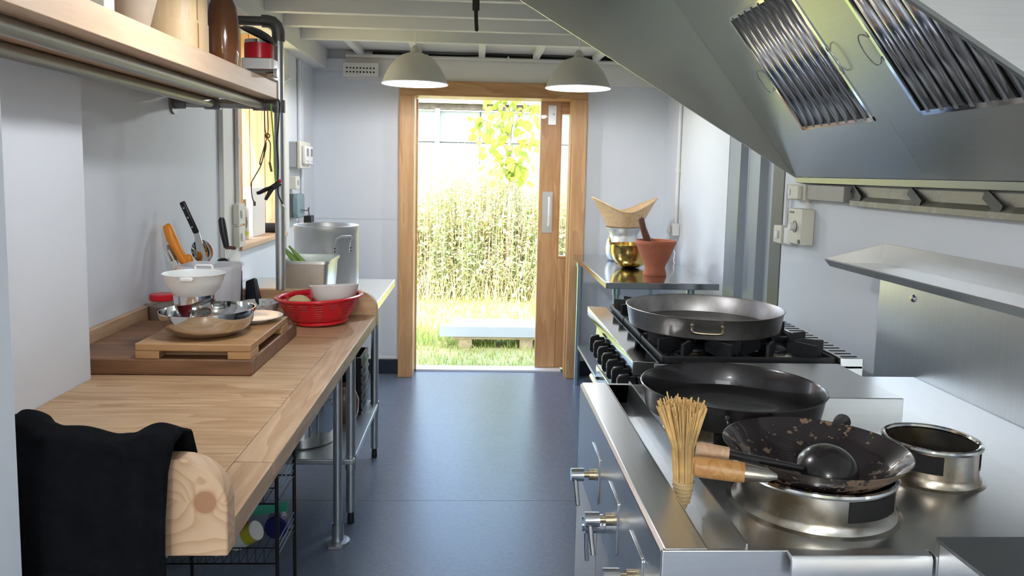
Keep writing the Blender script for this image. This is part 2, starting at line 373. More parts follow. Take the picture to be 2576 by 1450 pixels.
# window lined with pine boards
win = struct('window_1', MB().box(XL-.29, XL-.265, WY0+.02, WY1-.02, WZ0+.02, WZ1-.02), GLASS)
fr = MB()
for (a, b, c, d) in ((WY0+.02, WY0+.07, WZ0+.02, WZ1-.02), (WY1-.07, WY1-.02, WZ0+.02, WZ1-.02), (WY0+.07, WY1-.07, WZ0+.02, WZ0+.07), (WY0+.07, WY1-.07, WZ1-.07, WZ1-.02)):
    fr.box(XL-.30, XL-.25, a, b, c, d)
part('window_frame', fr, WREV, win, bevel=.004)
nb = 3
for i in range(nb):       # boards of the far jamb, near jamb
    x0 = XL-.25 + i*.25/nb
    part('reveal_board', MB().box(x0+.001, x0+.25/nb-.001, WY1-.02, WY1-.001-.002*(i % 2), WZ0+.02, WZ1-.02), WREV, win, bevel=.003)
    part('reveal_board', MB().box(x0+.001, x0+.25/nb-.001, WY0+.001, WY0+.02, WZ0+.02, WZ1-.02), WREV, win, bevel=.003)
part('window_sill', MB().box(XL-.26, XL+.035, WY0-.02, WY1+.02, WZ0-.005, WZ0+.02), WSHELF, win, bevel=.004)
part('architrave', MB().box(XL, XL+.018, WY0-.005, WY0+.06, WZ0+.02, WZ1), WREV, win, bevel=.003)
# right wall: white, with a strip of exposed corrugated steel
struct('wall_right', MB().box(XR, XR+.15, YF, 3.27, 0, ZC).box(XR, XR+.15, 4.03, YB+.14, 0, ZC), PAINT)
cp = [(XR+.002, 4.03), (XR+.002, 3.86), (XR+.036, 3.83), (XR+.036, 3.70), (XR+.002, 3.67), (XR+.002, 3.58), (XR+.036, 3.55), (XR+.036, 3.47), (XR+.010, 3.45), (XR+.010, 3.40)]
cp = cp + [(x+.006, y) for x, y in cp[::-1]]
wc = struct('wall_right_corrugated', MB().prism(cp, 'z', 0, ZC), CORR, bevel=.002)
part('steel_post', MB().box(XR-.004, XR+.03, 3.27, 3.40, 0, ZC), CORRD, wc, bevel=.004)
part('backing', MB().box(XR+.06, XR+.15, 3.27, 4.03, 0, ZC), CORRD, wc)
# wall behind the camera, with an unseen glazed opening added to let skylight in
wf = MB().box(XN-.3, -.75, YF-.15, YF, 0, ZC).box(.95, XR+.15, YF-.15, YF, 0, ZC).box(-.75, .95, YF-.15, YF, 0, .85).box(-.75, .95, YF-.15, YF, 2.1, ZC)
struct('wall_front', wf, PAINT)
win2 = struct('fill_window', MB().box(-.75, .95, YF-.09, YF-.08, .85, 2.1), GLASS)
part('window_frame', MB().box(-.75, -.69, YF-.11, YF-.05, .85, 2.1).box(.89, .95, YF-.11, YF-.05, .85, 2.1)
     .box(-.69, .89, YF-.11, YF-.05, .85, .91).box(-.69, .89, YF-.11, YF-.05, 2.04, 2.1), WHITEP, win2, bevel=.003)
# partition end at the far left of the picture
struct('wall_partition', MB().box(XN-.05, -.594, .93, 1.00, 0, 1.670), PAINT, bevel=.004)

# ceiling with joists, noggins and a wall plate
ce = struct('ceiling', MB().box(XL-.3, XR+.15, YF-.15, YB+.14, ZC, ZC+.1), PAINTC)
for y in (2.32, 2.69, 3.07): part('joist', MB().box(XL+.10, .02, y, y+.045, 2.20, ZC), PAINTC, ce, bevel=.003)
for y in (3.45, 3.82, 4.19, 4.59): part('joist', MB().box(XL+.10, XR, y, y+.045, 2.20, ZC), PAINTC, ce, bevel=.003)
for x in (-.80, -.41, .02, .39, .80): part('noggin', MB().box(x-.022, x+.022, 4.635, 5.36, 2.225, ZC), PAINTC, ce, bevel=.003)
for x, y in ((-.30, 3.115), (.30, 2.737)): part('noggin', MB().box(x-.022, x+.022, y, y+.335, 2.205, ZC), PAINTC, ce, bevel=.003)
part('wall_plate', MB().box(XL, XL+.10, 2.0, YB, 2.13, ZC), PAINTC, ce, bevel=.004)
part('ceiling_board', MB().box(XL+.1, XR, 4.64, 5.40, 2.262, 2.275), PAINTC, ce)
part('gap_shade', MB().prism([(-.72,2.232),(-.5,2.236),(-.2,2.228),(0.,2.238),(.3,2.231),(.62,2.234),(.95,2.227),(.95,2.252),(.5,2.247),(.1,2.25),(-.2,2.244),(-.72,2.25)], 'y', 5.345, 5.36), GAPSHADE, ce)  # dark strip put in for the shade of the ceiling gap
struct('trim_5', MB().box(-.90, XR, 5.36, YB, 2.065, 2.245), PAINTC, bevel=.003)
struct('trim_6', MB().box(XL, -.92, 5.37, YB, 2.12, 2.20).box(-.92, -.9, 5.36, YB, 2.1, 2.2), PAINT, bevel=.003)

# door frame and the sliding leaf outside it
d1 = struct('door_1', MB().box(.452, .600, 5.575, 5.625, .015, 2.02), WDOOR, bevel=.003)
part('door_rail', MB().box(.600, 1.20, 5.577, 5.623, .015, .84), WDOOR, d1, bevel=.003)
part('door_rail', MB().box(.600, 1.20, 5.577, 5.623, 1.88, 2.02), WDOORX, d1, bevel=.003)
part('door_stile', MB().box(1.20, 1.33, 5.575, 5.625, .015, 2.02), WDOOR, d1, bevel=.003)
part('door_pane', MB().box(.600, 1.20, 5.597, 5.603, .84, 1.88), GLASS, d1)
part('glazing_bead', MB().box(.600, .607, 5.572, 5.628, .84, 1.88).box(.600, 1.2, 5.570, 5.630, .84, .852), WDOOR, d1)
pp = part('pull_plate', MB().box(.478, .553, 5.570, 5.575, 1.02, 1.32), GALV, d1, bevel=.001)
part('pull_handle', MB().tube([(.527,5.572,1.075),(.527,5.545,1.075),(.527,5.538,1.085),(.527,5.538,1.265),(.527,5.545,1.275),(.527,5.572,1.275)], .010, 10), WHITEP, pp)
part('hanger_plate', MB().box(.505, .565, 5.568, 5.575, 1.80, 1.94), GALV, d1, bevel=.002)
part('bolt', MB().cyl((.545,5.562,1.876), (.545,5.570,1.876), .006, 8), GALVX, d1)
f1 = struct('trim_7', MB().box(-.535, -.432, 5.315, 5.56, 0, 1.962), WDOOR, bevel=.004)
struct('trim_8', MB().box(.655, .753, 5.315, 5.56, 0, 1.962), WDOOR, bevel=.004)
struct('trim_9', MB().box(-.535, .753, 5.315, 5.56, 1.962, 2.064), WDOORX, bevel=.004)
part('door_stop', MB().box(-.432, -.420, 5.50, 5.52, 0, 1.955), WDOOR, f1)
part('door_stop', MB().box(.646, .655, 5.36, 5.40, 0, 1.955), WDOOR, f1)

# ================================================================== outside
GZ = -.18
GRASSM = plain('lawn_soil_and_thatch', (.42,.40,.16), .95, var=.3, vscale=3.0)
gnd = struct('ground', MB().grid(lambda u, v: (-14+28*u, 5.62+40*v, GZ - .015*sin(9*u)*cos(11*v)), 24, 24), GRASSM)
struct('ground_strip', MB().box(-6, 6, 5.62, 6.1, GZ-.02, GZ+.006), plain('bare_gravelly_soil', (.34,.29,.22), .95, var=.4, vscale=22, bmp=.6, bscale=90))
struct('ground_behind', MB().box(-14, 14, -20, 5.55, GZ-.05, GZ-.04), GRASSM)
def leafmat(name, c, var=.3):
    m, N, L, B = nodes(name); B.inputs['Roughness'].default_value = .6
    ge = N.new('ShaderNodeNewGeometry'); r = ramp(N, [(0.0, tuple(x*(1-var) for x in c)), (1.0, tuple(min(1, x*(1+var)) for x in c))])
    L.new(ge.outputs['Random Per Island'], r.inputs[0]); L.new(r.outputs[0], B.inputs['Base Color'])
    B.inputs['Subsurface Weight'].default_value = 0
    tr = N.new('ShaderNodeBsdfTranslucent'); L.new(r.outputs[0], tr.inputs['Color'])
    mx = N.new('ShaderNodeMixShader'); mx.inputs[0].default_value = .45; out = N['Material Output']
    L.new(B.outputs[0], mx.inputs[1]); L.new(tr.outputs[0], mx.inputs[2]); L.new(mx.outputs[0], out.inputs['Surface'])
    return m
L_GRASS = leafmat('fresh_grass', (.38,.50,.13)); L_YEL = leafmat('yellow_green_leaves', (.60,.58,.30), .22); L_GRN = leafmat('mid_green_leaves', (.41,.47,.25))
L_TAN = leafmat('dry_straw', (.68,.60,.40)); L_PINK = leafmat('pinkish_seed_heads', (.63,.51,.40)); L_TREE = leafmat('sapling_leaves', (.36,.44,.09), .45)
def blade(mb, x, y, z, h, w, lean, az, bend=.4):
    dx, dy = cos(az), sin(az); px, py = -dy*w/2, dx*w/2
    x1, y1, z1 = x+dx*lean*h*.4, y+dy*lean*h*.4, z+h*.6
    x2, y2, z2 = x+dx*lean*h*(1+bend), y+dy*lean*h*(1+bend), z+h
    mb.add([(x-px,y-py,z),(x+px,y+py,z),(x1+px*.8,y1+py*.8,z1),(x1-px*.8,y1-py*.8,z1),(x2,y2,z2)], [(0,1,2,3),(3,2,4)])
def leaf(mb, c, s, rnd, droop=.5):
    a = rnd.uniform(0, 2*pi); t = rnd.uniform(-.9, .5); d = Vector((cos(a)*cos(t), sin(a)*cos(t), sin(t))); w = d.cross(Vector((rnd.uniform(-.4,.4),rnd.uniform(-.4,.4),1))).normalized()*s*.28
    c = Vector(c); m = c + d*s*.5; e = c + d*s + Vector((0,0,-s*.2*droop))
    mb.add([c, m-w, e, m+w], [(0,1,2,3)])
R2 = random.Random(11)
g = MB()
for i in range(15000):
    t = R2.random()**1.5; y = 5.95 + 4.6*t; x = R2.uniform(-1.7, 2.1)*(1+.12*(y-6)) + .1
    if y < 6.9 and R2.random() < .5: continue
    blade(g, x, y, GZ-.01, R2.uniform(.03, .08 if y < 6.95 else .13), R2.uniform(.006, .014), R2.uniform(0, .7), R2.uniform(0, 2*pi))
for i in range(900):
    y = R2.uniform(6.95, 7.9); x = R2.uniform(-.9, 1.6)
    blade(g, x, y, GZ-.01, R2.uniform(.06, .15), R2.uniform(.007, .013), R2.uniform(0, .6), R2.uniform(0, 2*pi))
so = link('lawn_grass', g, L_GRASS, loc=(0,8,GZ), fix=False); tag(so, 'short green grass of the lawn outside the open door', 'grass', kind='stuff')
g = MB()
for i in range(9000):
    y = R2.uniform(5.95, 10.3); x = R2.uniform(-2.2, 2.8)
    blade(g, x, y, GZ-.01, R2.uniform(.03, .11), R2.uniform(.006, .012), R2.uniform(0, 1.2), R2.uniform(0, 2*pi))
so = link('dry_lawn_grass', g, leafmat('yellowed_grass', (.52,.47,.15)), loc=(0,8,GZ), fix=False); tag(so, 'yellowed dry blades mixed into the lawn outside', 'grass', kind='stuff')
# tall weeds: stems with leaves, in four colours, and straw at their feet
def weeds(name, label, m, n, hmin, hmax, nl, ls, y0, y1, stemr=.004, xr=(-3.0, 3.6)):
    mb = MB()
    for i in range(n):
        x = R2.uniform(*xr); y = R2.uniform(y0, y1); h = R2.uniform(hmin, hmax) * (.92 + .08*sin(3.1*x+1.7)); az = R2.uniform(0, 2*pi); ln = R2.uniform(0, .22)
        tip = Vector((x+cos(az)*ln*h, y+sin(az)*ln*h*.6, GZ+h)); base = Vector((x, y, GZ))
        w = Vector((stemr, 0, 0)); mb.add([base-w, base+w, tip+w*.4, tip-w*.4], [(0,1,2,3)])
        for k in range(nl):
            t = R2.uniform(.08, 1.0); leaf(mb, base.lerp(tip, t) + Vector((R2.gauss(0,.03), R2.gauss(0,.03), R2.gauss(0,.02))), ls*R2.uniform(.6, 1.4), R2)
    o = link(name, mb, m, loc=((xr[0]+xr[1])/2, (y0+y1)/2, GZ), fix=False); return tag(o, label, 'weeds', kind='stuff')
weeds('yellow_weeds', 'tall yellow-green flowering weeds beyond the lawn', L_YEL, 1700, 1.05, 2.10, 54, .060, 9.7, 11.8)
weeds('green_weeds', 'mid-green leafy weeds filling the middle of the thicket', L_GRN, 1900, .45, 1.75, 38, .062, 9.45, 11.4)
weeds('pinkish_weeds', 'pinkish-brown seed heads standing among the weeds', L_PINK, 900, .6, 2.0, 48, .040, 9.6, 11.3)
mb = MB()
for i in range(3000):
    blade(mb, R2.uniform(-3, 3.6), R2.uniform(9.3, 10.3), GZ, R2.uniform(.20, .75), R2.uniform(.005, .010), R2.uniform(.2, 1.3), R2.uniform(0, 2*pi), .6)
so = link('straw_grass', mb, L_TAN, loc=(0,10,GZ), fix=False); tag(so, 'bent dry straw-coloured grass at the foot of the weeds', 'grass', kind='stuff')
# pale building behind
bd = thing('outbuilding', 'pale panelled building with a dark eaves gutter behind the weeds', 'building', (0, 15.2, GZ))
PANELW = plain('pale_blue_white_cladding', (.22,.265,.295), .5, var=.04, vscale=1)
for i in range(8):
    x0 = -5.95 + 1.5*i
    part('cladding_panel', MB().box(x0+.012, x0+1.488, 15.2, 15.26, GZ, 1.99), PANELW, bd, bevel=.005)
    part('cladding_panel', MB().box(x0+.012, x0+1.488, 15.2, 15.26, 2.01, 2.61), PANELW, bd, bevel=.005)
part('wall_core', MB().box(-5.95, 6.05, 15.26, 18, GZ, 2.61), PANELW, bd)
part('eaves_gutter', MB().box(-6, 6.1, 15.08, 15.22, 2.63, 2.75), plain('weathered_eaves', (.07,.06,.05), .8, var=.5, vscale=9), bd, bevel=.01)
part('roof', MB().prism([(15.0,2.75),(18.2,3.10),(18.2,3.15),(15.0,2.80)], 'x', -6.1, 6.2), PANELW, bd)
part('downpipe', MB().cyl((-.78,15.1,GZ), (-.78,15.1,2.64), .045, 10), WHITEP, bd)
# young tree
tr = thing('young_tree', 'young lime-leaved tree with a thin trunk seen through the doorway', 'tree', (.42, 9.75, GZ))
BARK = plain('grey_brown_bark', (.26,.21,.17), .8, var=.3, vscale=20)
tp = [(.42,9.75,GZ),(.41,9.75,.6),(.425,9.75,1.3),(.40,9.76,1.75),(.42,9.75,2.2),(.41,9.75,2.7)]
trunk = part('trunk', MB().tube(tp, [.035,.03,.027,.024,.02,.012], 8), BARK, tr)
br = [((.42,9.75,2.15),(.15,9.6,2.45)), ((.41,9.75,1.95),(-.05,9.65,2.12)), ((.41,9.75,1.75),(-.02,9.7,1.92)), ((.41,9.75,1.72),(.72,9.68,1.82)), ((.41,9.75,2.0),(.66,9.8,2.3)), ((.42,9.75,2.35),(.2,9.8,2.62)), ((.42,9.75,2.4),(.70,9.7,2.62)), ((.42,9.75,1.5),(.25,9.66,1.55)), ((.42,9.75,1.45),(.55,9.66,1.50))]
for a, b in br: part('branch', MB().tube([a, ((a[0]+b[0])/2, (a[1]+b[1])/2, (a[2]+b[2])/2+.03), b], [.012,.009,.004], 6), BARK, tr)
lm = MB().add([(0,0,0),(.045,.02,.006),(.055,.06,.0),(.03,.10,-.008),(0,.125,-.02),(-.03,.10,-.008),(-.055,.06,.0),(-.045,.02,.006),(0,.06,-.008)], [(0,1,8),(1,2,8),(2,3,8),(3,4,8),(4,5,8),(5,6,8),(6,7,8),(7,0,8)])
lf0 = None; R3 = random.Random(5)
for i in range(290):
    a, b = br[i % len(br)] if i % 5 else ((.41,9.75,1.35),(.42,9.75,2.7)); t = R3.uniform(.25, 1.05)
    p = [a[k]+(b[k]-a[k])*t + R3.gauss(0, .095) for k in range(3)]; p[1] -= .05
    rot = (R3.uniform(-1.5, -.2), R3.uniform(-.6, .6), R3.uniform(-2.2, 2.2)); s = R3.uniform(.65, 1.15)
    if lf0 is None: lf0 = link('leaf', lm, L_TREE, tr, fix=False); lf0.data.transform(Matrix.Translation(origin(tr))); lf = lf0
    else: lf = lf0.copy(); COL.objects.link(lf)
    lf.location = [p[k]-origin(tr)[k] for k in range(3)]; lf.rotation_euler = rot; lf.scale = (s,s,s); lf.parent = tr
# pallets and the white slab lying on them
def pallet(y0, z0, label, x0=-.20, x1=1.35):
    p = thing('wooden_pallet', label, 'pallet', (.5, y0+.4, z0), 'pallets on the lawn')
    for j in range(5): part('deck_board', MB().box(x0, x1, y0+.19*j, y0+.19*j+.12, z0+.10, z0+.122), WPAL, p, bevel=.003)
    for x in (x0+.06, .42, 1.05): part('block', MB().box(x, x+.12, y0+.01, y0+.80, z0, z0+.10), WPAL, p, bevel=.003)
    return p
pallet(6.93, GZ, 'weathered wooden pallet on the grass under the white slab')
pl2 = thing('timber_stack', 'stack of thin pale boards lying behind the white slab', 'timber', (.5, 7.4, GZ+.123))
for j in range(4): part('board', MB().box(-.235+.02*(j % 2), 1.3, 7.06+.004*j, 7.14, GZ+.123+.026*j, GZ+.123+.026*j+.022), plain('sun_bleached_board', (.66,.60,.50), .8, var=.2, vscale=7) if j == 0 else bpy.data.materials['sun_bleached_board'], pl2, bevel=.003)
single('white_slab', MB().box(-.318, 1.5, 6.915, 7.03, GZ+.123, GZ+.222), plain('white_insulation_board', (.40,.44,.49), .6, var=.03), 'long white insulation slab lying on the wooden pallet outside', 'slab', (.5, 6.97, GZ+.123), bevel=.004)

# ================================================================== left side: worktop and what stands on it
WT = .90
wk = thing('worktop', 'long pine worktop with rounded end boards along the left wall', 'worktop', (-.70, 2.05, .0))
npl = 9; y0 = 1.192; py = (2.928-1.192)/npl
for i in range(npl):
    a, b = y0+py*i, y0+py*(i+1); xb = XN+.001 if b < 2.02 else XL+.002
    if a < 2.0 < b: part('plank', MB().prism([(XN+.001,a+.0004),(-.4525,a+.0004),(-.4525,b-.0004),(XL+.002,b-.0004),(XL+.002,2.001),(XN+.001,2.001)], 'z', WT-.040, WT), WTOP, wk, bevel=.0012)
    else: part('plank', MB().box(xb, -.4525, a+.0004, b-.0004, WT-.040, WT), WTOP, wk, bevel=.0012)
part('front_lipping', MB().box(-.4520, -.378, 1.432, 2.928, WT-.040, WT+.0003), WLIP, wk, bevel=.0025)
part('front_lipping', MB().box(-.4520, -.378, 1.192, 1.430, WT-.040, WT), WLIP, wk, bevel=.0025)
def endboard(top, xb, r=.075):
    p = [(xb, WT-.042), (-.375, WT-.042)]
    p += [(-.375-r+r*cos(rad(t)), top-r+r*sin(rad(t))) for t in range(0, 91, 10)] + [(xb, top)]
    return p
part('end_board', MB().prism(endboard(1.012, XN+.001), 'y', 1.150, 1.190), WKNOT, wk, bevel=.003)
part('end_board', MB().prism(endboard(.992, XL+.002), 'y', 2.930, 2.968), WEND, wk, bevel=.003)
part('upstand', MB().box(XL+.002, XL+.024, 2.002, 2.928, WT, .978), WLIP, wk, bevel=.002)
lg = part('leg', MB().cyl((-.520,2.900,.06), (-.520,2.900,WT-.04), .0175, 18), GALV, wk)
part('floor_flange', MB().lathe([(0,.010),(.020,.010),(.020,.075),(.023,.078),(.023,.012),(.046,.009),(.049,.0),(0,.0)], (-.520,2.900,0), 24).box(-.545,-.495,2.84,2.86,.001,.010), GALV, lg)
part('leg', MB().cyl((-1.03,2.90,.0), (-1.03,2.90,WT-.04), .0175, 14), GALV, wk)
part('hook', MB().torus((-.955,1.43,.925), .008, .0025, 16, 6).cyl((-.985,1.43,1.03), (-.955,1.43,.925), .003, 8), GALVX, wk)

# black towel over the near end board
def towelf(u, v):
    prof = [(1.098,.46),(1.102,.62),(1.108,.80),(1.114,.94),(1.124,1.010),(1.146,1.046),(1.178,1.052),(1.208,1.038),(1.226,.990),(1.240,.950),(1.262,.932)]
    t = v*(len(prof)-1); i = min(int(t), len(prof)-2); w = t-i
    y = prof[i][0]*(1-w)+prof[i+1][0]*w; z = prof[i][1]*(1-w)+prof[i+1][1]*w
    x = -.715 + .272*u - .018*(1-v)*(u > .6)*((u-.6)/.4)
    fold = 1/(1+math.exp(-(u-.70)*60))
    y += (.010*sin(9*u+1.2) + .006*sin(21*u+2)*(1-v)) * (1.2-v) + .016*fold*(1-v*.8)
    z += .012*sin(7.5*u+.4)*(.3+v) + .006*sin(17*u) + (.010 if .1 < u < .2 else 0)*v - .012*fold
    return (x, y-.010, z+.006)
tw = single('towel', MB().grid(towelf, 56, 44), TOWEL, 'black terry towel draped over the near end of the worktop', 'towel', (-.58, 1.16, .90), solid=.009, sub=1)
part('hem', MB().tube([towelf(1.0, v/20) for v in range(21)], .0055, 6), TOWEL, tw)

# chopping boards
single('chopping_board', MB().box(-1.098, -.593, 2.035, 2.555, WT+.0005, .944), WBRD, 'thick dark brown chopping block lying on the worktop', 'chopping board', (-.85, 2.3, WT), bevel=.004)
bb = MB(); x0, x1, ya, yb2, za, zb = -.897, -.594, 2.036, 2.438, .9445, .986
ub = thing('chopping_board', 'lighter chopping board with cut-away grips, on top of the brown block', 'chopping board', (-.745, 2.237, .9445))
part('slab', MB().box(x0, x1, ya, yb2, .9655, zb), WBRL, ub, bevel=.003)
for cx in (x0, x1-.062):
    for cy in (ya, yb2-.075): part('foot', MB().box(cx, cx+.062, cy, cy+.075, za, .9655), WBRL, ub, bevel=.002)
part('core', MB().box(x0+.045, x1-.045, ya+.05, yb2-.05, za, .9655), WBRL, ub)
# steel bowl with a red box, a steel cup and a white bowl stacked in it
c = (-.748, 2.165, .9880)
def bowlprof(r, h, br, th, n=10, k=.55):
    out = [(0, 0), (br, 0)]
    for i in range(1, n+1):
        t = i/n; out.append((br+(r-br)*sin(t*pi/2)**k if k != 1 else br+(r-br)*t, h*(1-cos(t*pi/2))))
    inn = [(max(0, a-th), b+th*.9) for a, b in out[::-1]][:-2]
    inn[0] = (out[-1][0]-th, out[-1][1])
    return out + inn + [(0, th)]
sb = single('steel_bowl', MB().lathe(bowlprof(.128, .070, .060, .0018, 14, .8) , c, 64), STEELM, 'wide shallow stainless steel bowl on the lighter chopping board', 'bowl', c)
sb.rotation_euler = (0, rad(-1.5), 0)
single('red_box', MB().prism(rounded(-.820, -.742, 2.112, 2.188, .012), 'z', .9925, 1.041), REDD, 'small dark red box sitting inside the steel bowl', 'box', (-.781, 2.150, .9925), bevel=.003)
cc = (-.781, 2.150, 1.0415)
single('steel_cup', MB().lathe([(0,0),(.042,0),(.046,.004),(.053,.040),(.054,.060),(.0525,.060),(.0515,.040),(.0445,.006),(0,.004)], cc, 48), CHROME, 'small shiny steel cup under the white plastic bowl', 'cup', cc)
cw = (-.780, 2.150, 1.0950)
wbw = thing('white_bowl', 'white plastic bowl with square lugs on top of the steel cup', 'bowl', cw)
MILK = plain('milky_plastic', (.76,.76,.75), .35, var=.02); MILK.node_tree.nodes['Principled BSDF'].inputs['Subsurface Weight'].default_value = .15
part('bowl', MB().lathe([(0,0),(.044,0),(.052,.006),(.066,.022),(.077,.046),(.0815,.063),(.084,.066),(.0815,.067),(.0795,.064),(.075,.047),(.064,.024),(.05,.009),(0,.004)], cw, 56), MILK, wbw)
def lug(y, z):
    return MB().tube([(-.804,y,z-.003),(-.804,y,z+.006),(-.800,y,z+.010),(-.760,y,z+.010),(-.756,y,z+.006),(-.756,y,z-.003)], .0035, 8)
part('lug', lug(2.150+.078, 1.163), WHITEP, wbw); part('lug', MB().box(-.787,-.752,2.150-.091,2.150-.080,1.148,1.160), WHITEP, wbw, bevel=.004)
# plate, onion, jar
single('plate', MB().lathe([(0,.001),(.055,0),(.060,.004),(.092,.014),(.094,.016),(.091,.0165),(.058,.0075),(0,.0055)], (-.686,2.362,.9865), 56), CERW, 'white plate lying on the chopping board behind the steel bowl', 'plate', (-.686,2.362,.9865))
o = thing('red_onion', 'small red-brown onion behind the steel bowl', 'onion', (-.820, 2.405, .9865))
part('bulb', MB().ball((-.820,2.405,1.012), (.027,.027,.0255)), TOMATO, o); part('neck', MB().tube([(-.815,2.40,1.034),(-.806,2.392,1.046)], [.007,.002], 8), TOMATO, o)
j = thing('sauce_jar', 'glass jar of brown sauce with a red lid against the wall', 'jar', (-1.060, 2.625, WT))
part('glass', MB().lathe([(0,0),(.037,0),(.041,.006),(.041,.088),(.035,.102),(.035,.106)], (-1.060,2.625,WT+.0005), 28), JARG, j)
part('sauce', MB().lathe([(0,.004),(.038,.004),(.038,.080),(0,.080)], (-1.060,2.625,WT), 24), TOFFEE, j)
part('lid', MB().lathe([(0,.122),(.037,.122),(.041,.118),(.041,.102),(.038,.100),(0,.100)], (-1.060,2.625,WT), 28), REDP, j)
# translucent tub
tp_ = rounded(-1.005, -.828, 2.600, 2.770, .03, 5)
def shell(poly, cx, cy, z0, z1, s0=.9, th=.96):
    n = len(poly); mb = MB(); sc = lambda p, k: (cx+(p[0]-cx)*k, cy+(p[1]-cy)*k)
    rings = [(s0, z0), (1.0, z1-.012), (1.06, z1-.012), (1.06, z1), (1.0*th+.01, z1), (s0*th, z0+.004)]
    vs = [sc(p, k)+(z,) for k, z in rings for p in poly]
    fs = [(r*n+i, r*n+(i+1) % n, (r+1)*n+(i+1) % n, (r+1)*n+i) for r in range(len(rings)-1) for i in range(n)]
    fs.append(tuple(range(n))[::-1]); fs.append(tuple((len(rings)-1)*n+i for i in range(n)))
    return mb.add(vs, fs)
single('plastic_tub', shell(tp_, -.9165, 2.685, WT+.0005, 1.118), TUBP, 'translucent rectangular plastic tub behind the white bowl', 'tub', (-.9165, 2.685, WT))
# two steel utensil canisters
def canister(x, y, r, h, label):
    t = thing('utensil_canister', label, 'canister', (x, y, WT), 'steel utensil canisters')
    part('can', MB().lathe([(0,0),(r,0),(r,h-.004),(r+.003,h),(r-.001,h),(r-.0025,h-.004),(r-.0025,.003),(0,.003)], (x,y,WT+.0005), 36), STEELM, t); return t
canister(-1.026, 2.838, .056, .185, 'steel canister holding orange and black utensils by the wall')
k2 = canister(-.917, 2.868, .050, .200, 'steel canister with a dark label holding a black-handled knife')
part('label_band', MB().lathe([(.0508,.06),(.0508,.17)], (-.917,2.868,WT), 36), plain('navy_label', (.03,.03,.06), .5, var=.5, vscale=30), k2, fix=False)
# utensils
def handle(name, label, cat, pts, rs, m, base, group=None): return single(name, MB().tube(pts, rs, 10), m, label, cat, base, group)
kn = thing('kitchen_knife', 'long steel knife with a riveted black handle leaning by the wall', 'knife', (-.985, 2.84, 1.06))
part('handle', MB().bar((-1.062,2.825,1.326), (-1.016,2.835,1.212), .022, .016, (0,1,0)), BLACKP, kn, bevel=.006)
part('blade', MB().prism([(-1.028,1.216),(-1.010,1.222),(-.972,1.085),(-.985,.93),(-.99,.93)], 'y', 2.838, 2.8405), STEELM, kn)
for t in (.2, .5, .8): part('rivet', MB().cyl((-1.062+.046*t,2.815,1.326-.114*t), (-1.062+.046*t,2.819,1.326-.114*t), .003, 8), CHROME, kn)
pe = thing('orange_peeler', 'bright orange handled tool sticking out of the left canister', 'peeler', (-1.03, 2.80, 1.09))
part('handle', MB().tube([(-1.108,2.79,1.243),(-1.100,2.79,1.232),(-1.088,2.79,1.196),(-1.066,2.79,1.150),(-1.048,2.79,1.118),(-1.040,2.79,1.106)], [.012,.017,.019,.016,.017,.012], 14), ORANGE, pe)
part('collar', MB().ball((-1.030,2.79,1.120), (.016,.012,.020)), ORANGE, pe); part('blade', MB().bar((-1.040,2.79,1.106), (-1.015,2.81,1.00), .014, .003, (0,1,0)), STEELM, pe)
single('orange_scoop', MB().ball((-1.052,2.765,1.090), (.019,.014,.014)).tube([(-1.052,2.77,1.085),(-1.045,2.81,1.0)], .005, 8), ORANGE, 'small round orange tool low in the left canister', 'utensil', (-1.05, 2.77, 1.0))
sp = thing('slotted_spoon', 'perforated steel skimmer spoon in the left canister', 'spoon', (-1.0, 2.85, 1.05))
sm = MB().lathe([(0,-.016),(.018,-.013),(.030,-.005),(.036,.004),(.037,.005),(.030,-.002),(.018,-.010),(0,-.013)], (0,0,0), 28, 1, 1.25)
sm.xf(Matrix.Translation((-1.005,2.86,1.142)) @ Matrix.Rotation(rad(75), 4, 'X') @ Matrix.Rotation(rad(35), 4, 'Z'))
part('bowl', sm, STEELM, sp); part('shaft', MB().tube([(-1.0,2.86,1.115),(-1.02,2.85,.93)], .004, 8), STEELM, sp)
for i in range(7):
    a = i*2*pi/6; q = (-1.005+(.016*cos(a) if i < 6 else 0), 2.8515-.006, 1.146+(.018*sin(a) if i < 6 else 0)); part('hole_shade', MB().cyl((q[0],q[1]+.004,q[2]), (q[0],q[1]+.007,q[2]), .0028, 8), BLACKP, sp)  # black discs stand in for the shade within the perforations
single('wooden_spatula', MB().tube([(-1.098,2.80,1.172),(-1.094,2.80,1.150),(-1.082,2.81,1.09),(-1.065,2.83,.94)], [.012,.013,.010,.008], 10), plain('grey_brown_handle', (.30,.22,.15), .6), 'brown wooden handle leaning out of the left canister by the wall', 'spatula', (-1.07, 2.82, .93))
wt_ = thing('white_tongs', 'white plastic tongs with two prongs in the left canister', 'tongs', (-1.07, 2.78, 1.08))
part('grip', MB().bar((-1.072,2.752,1.118), (-1.050,2.768,1.066), .022, .008, (0,1,0)), WHITEP, wt_, bevel=.003)
for dx in (-.009, .009): part('prong', MB().bar((-1.092+dx,2.745,1.158), (-1.074+dx,2.752,1.118), .004, .004), WHITEP, wt_)
part('shaft', MB().bar((-1.05,2.795,1.100), (-1.03,2.825,.95), .012, .005, (0,1,0)), WHITEP, wt_)
bk = thing('boning_knife', 'knife with a thick black handle standing upright in the right canister', 'knife', (-.92, 2.868, 1.1))
part('handle', MB().tube([(-.934,2.868,1.268),(-.936,2.868,1.258),(-.931,2.868,1.22),(-.925,2.868,1.185),(-.920,2.868,1.158)], [.008,.0125,.0135,.012,.010], 12), BLACKP, bk)
part('guard', MB().bar((-.925,2.868,1.158), (-.887,2.868,1.156), .014, .012), plain('brown_guard', (.10,.04,.02), .5), bk, bevel=.003)
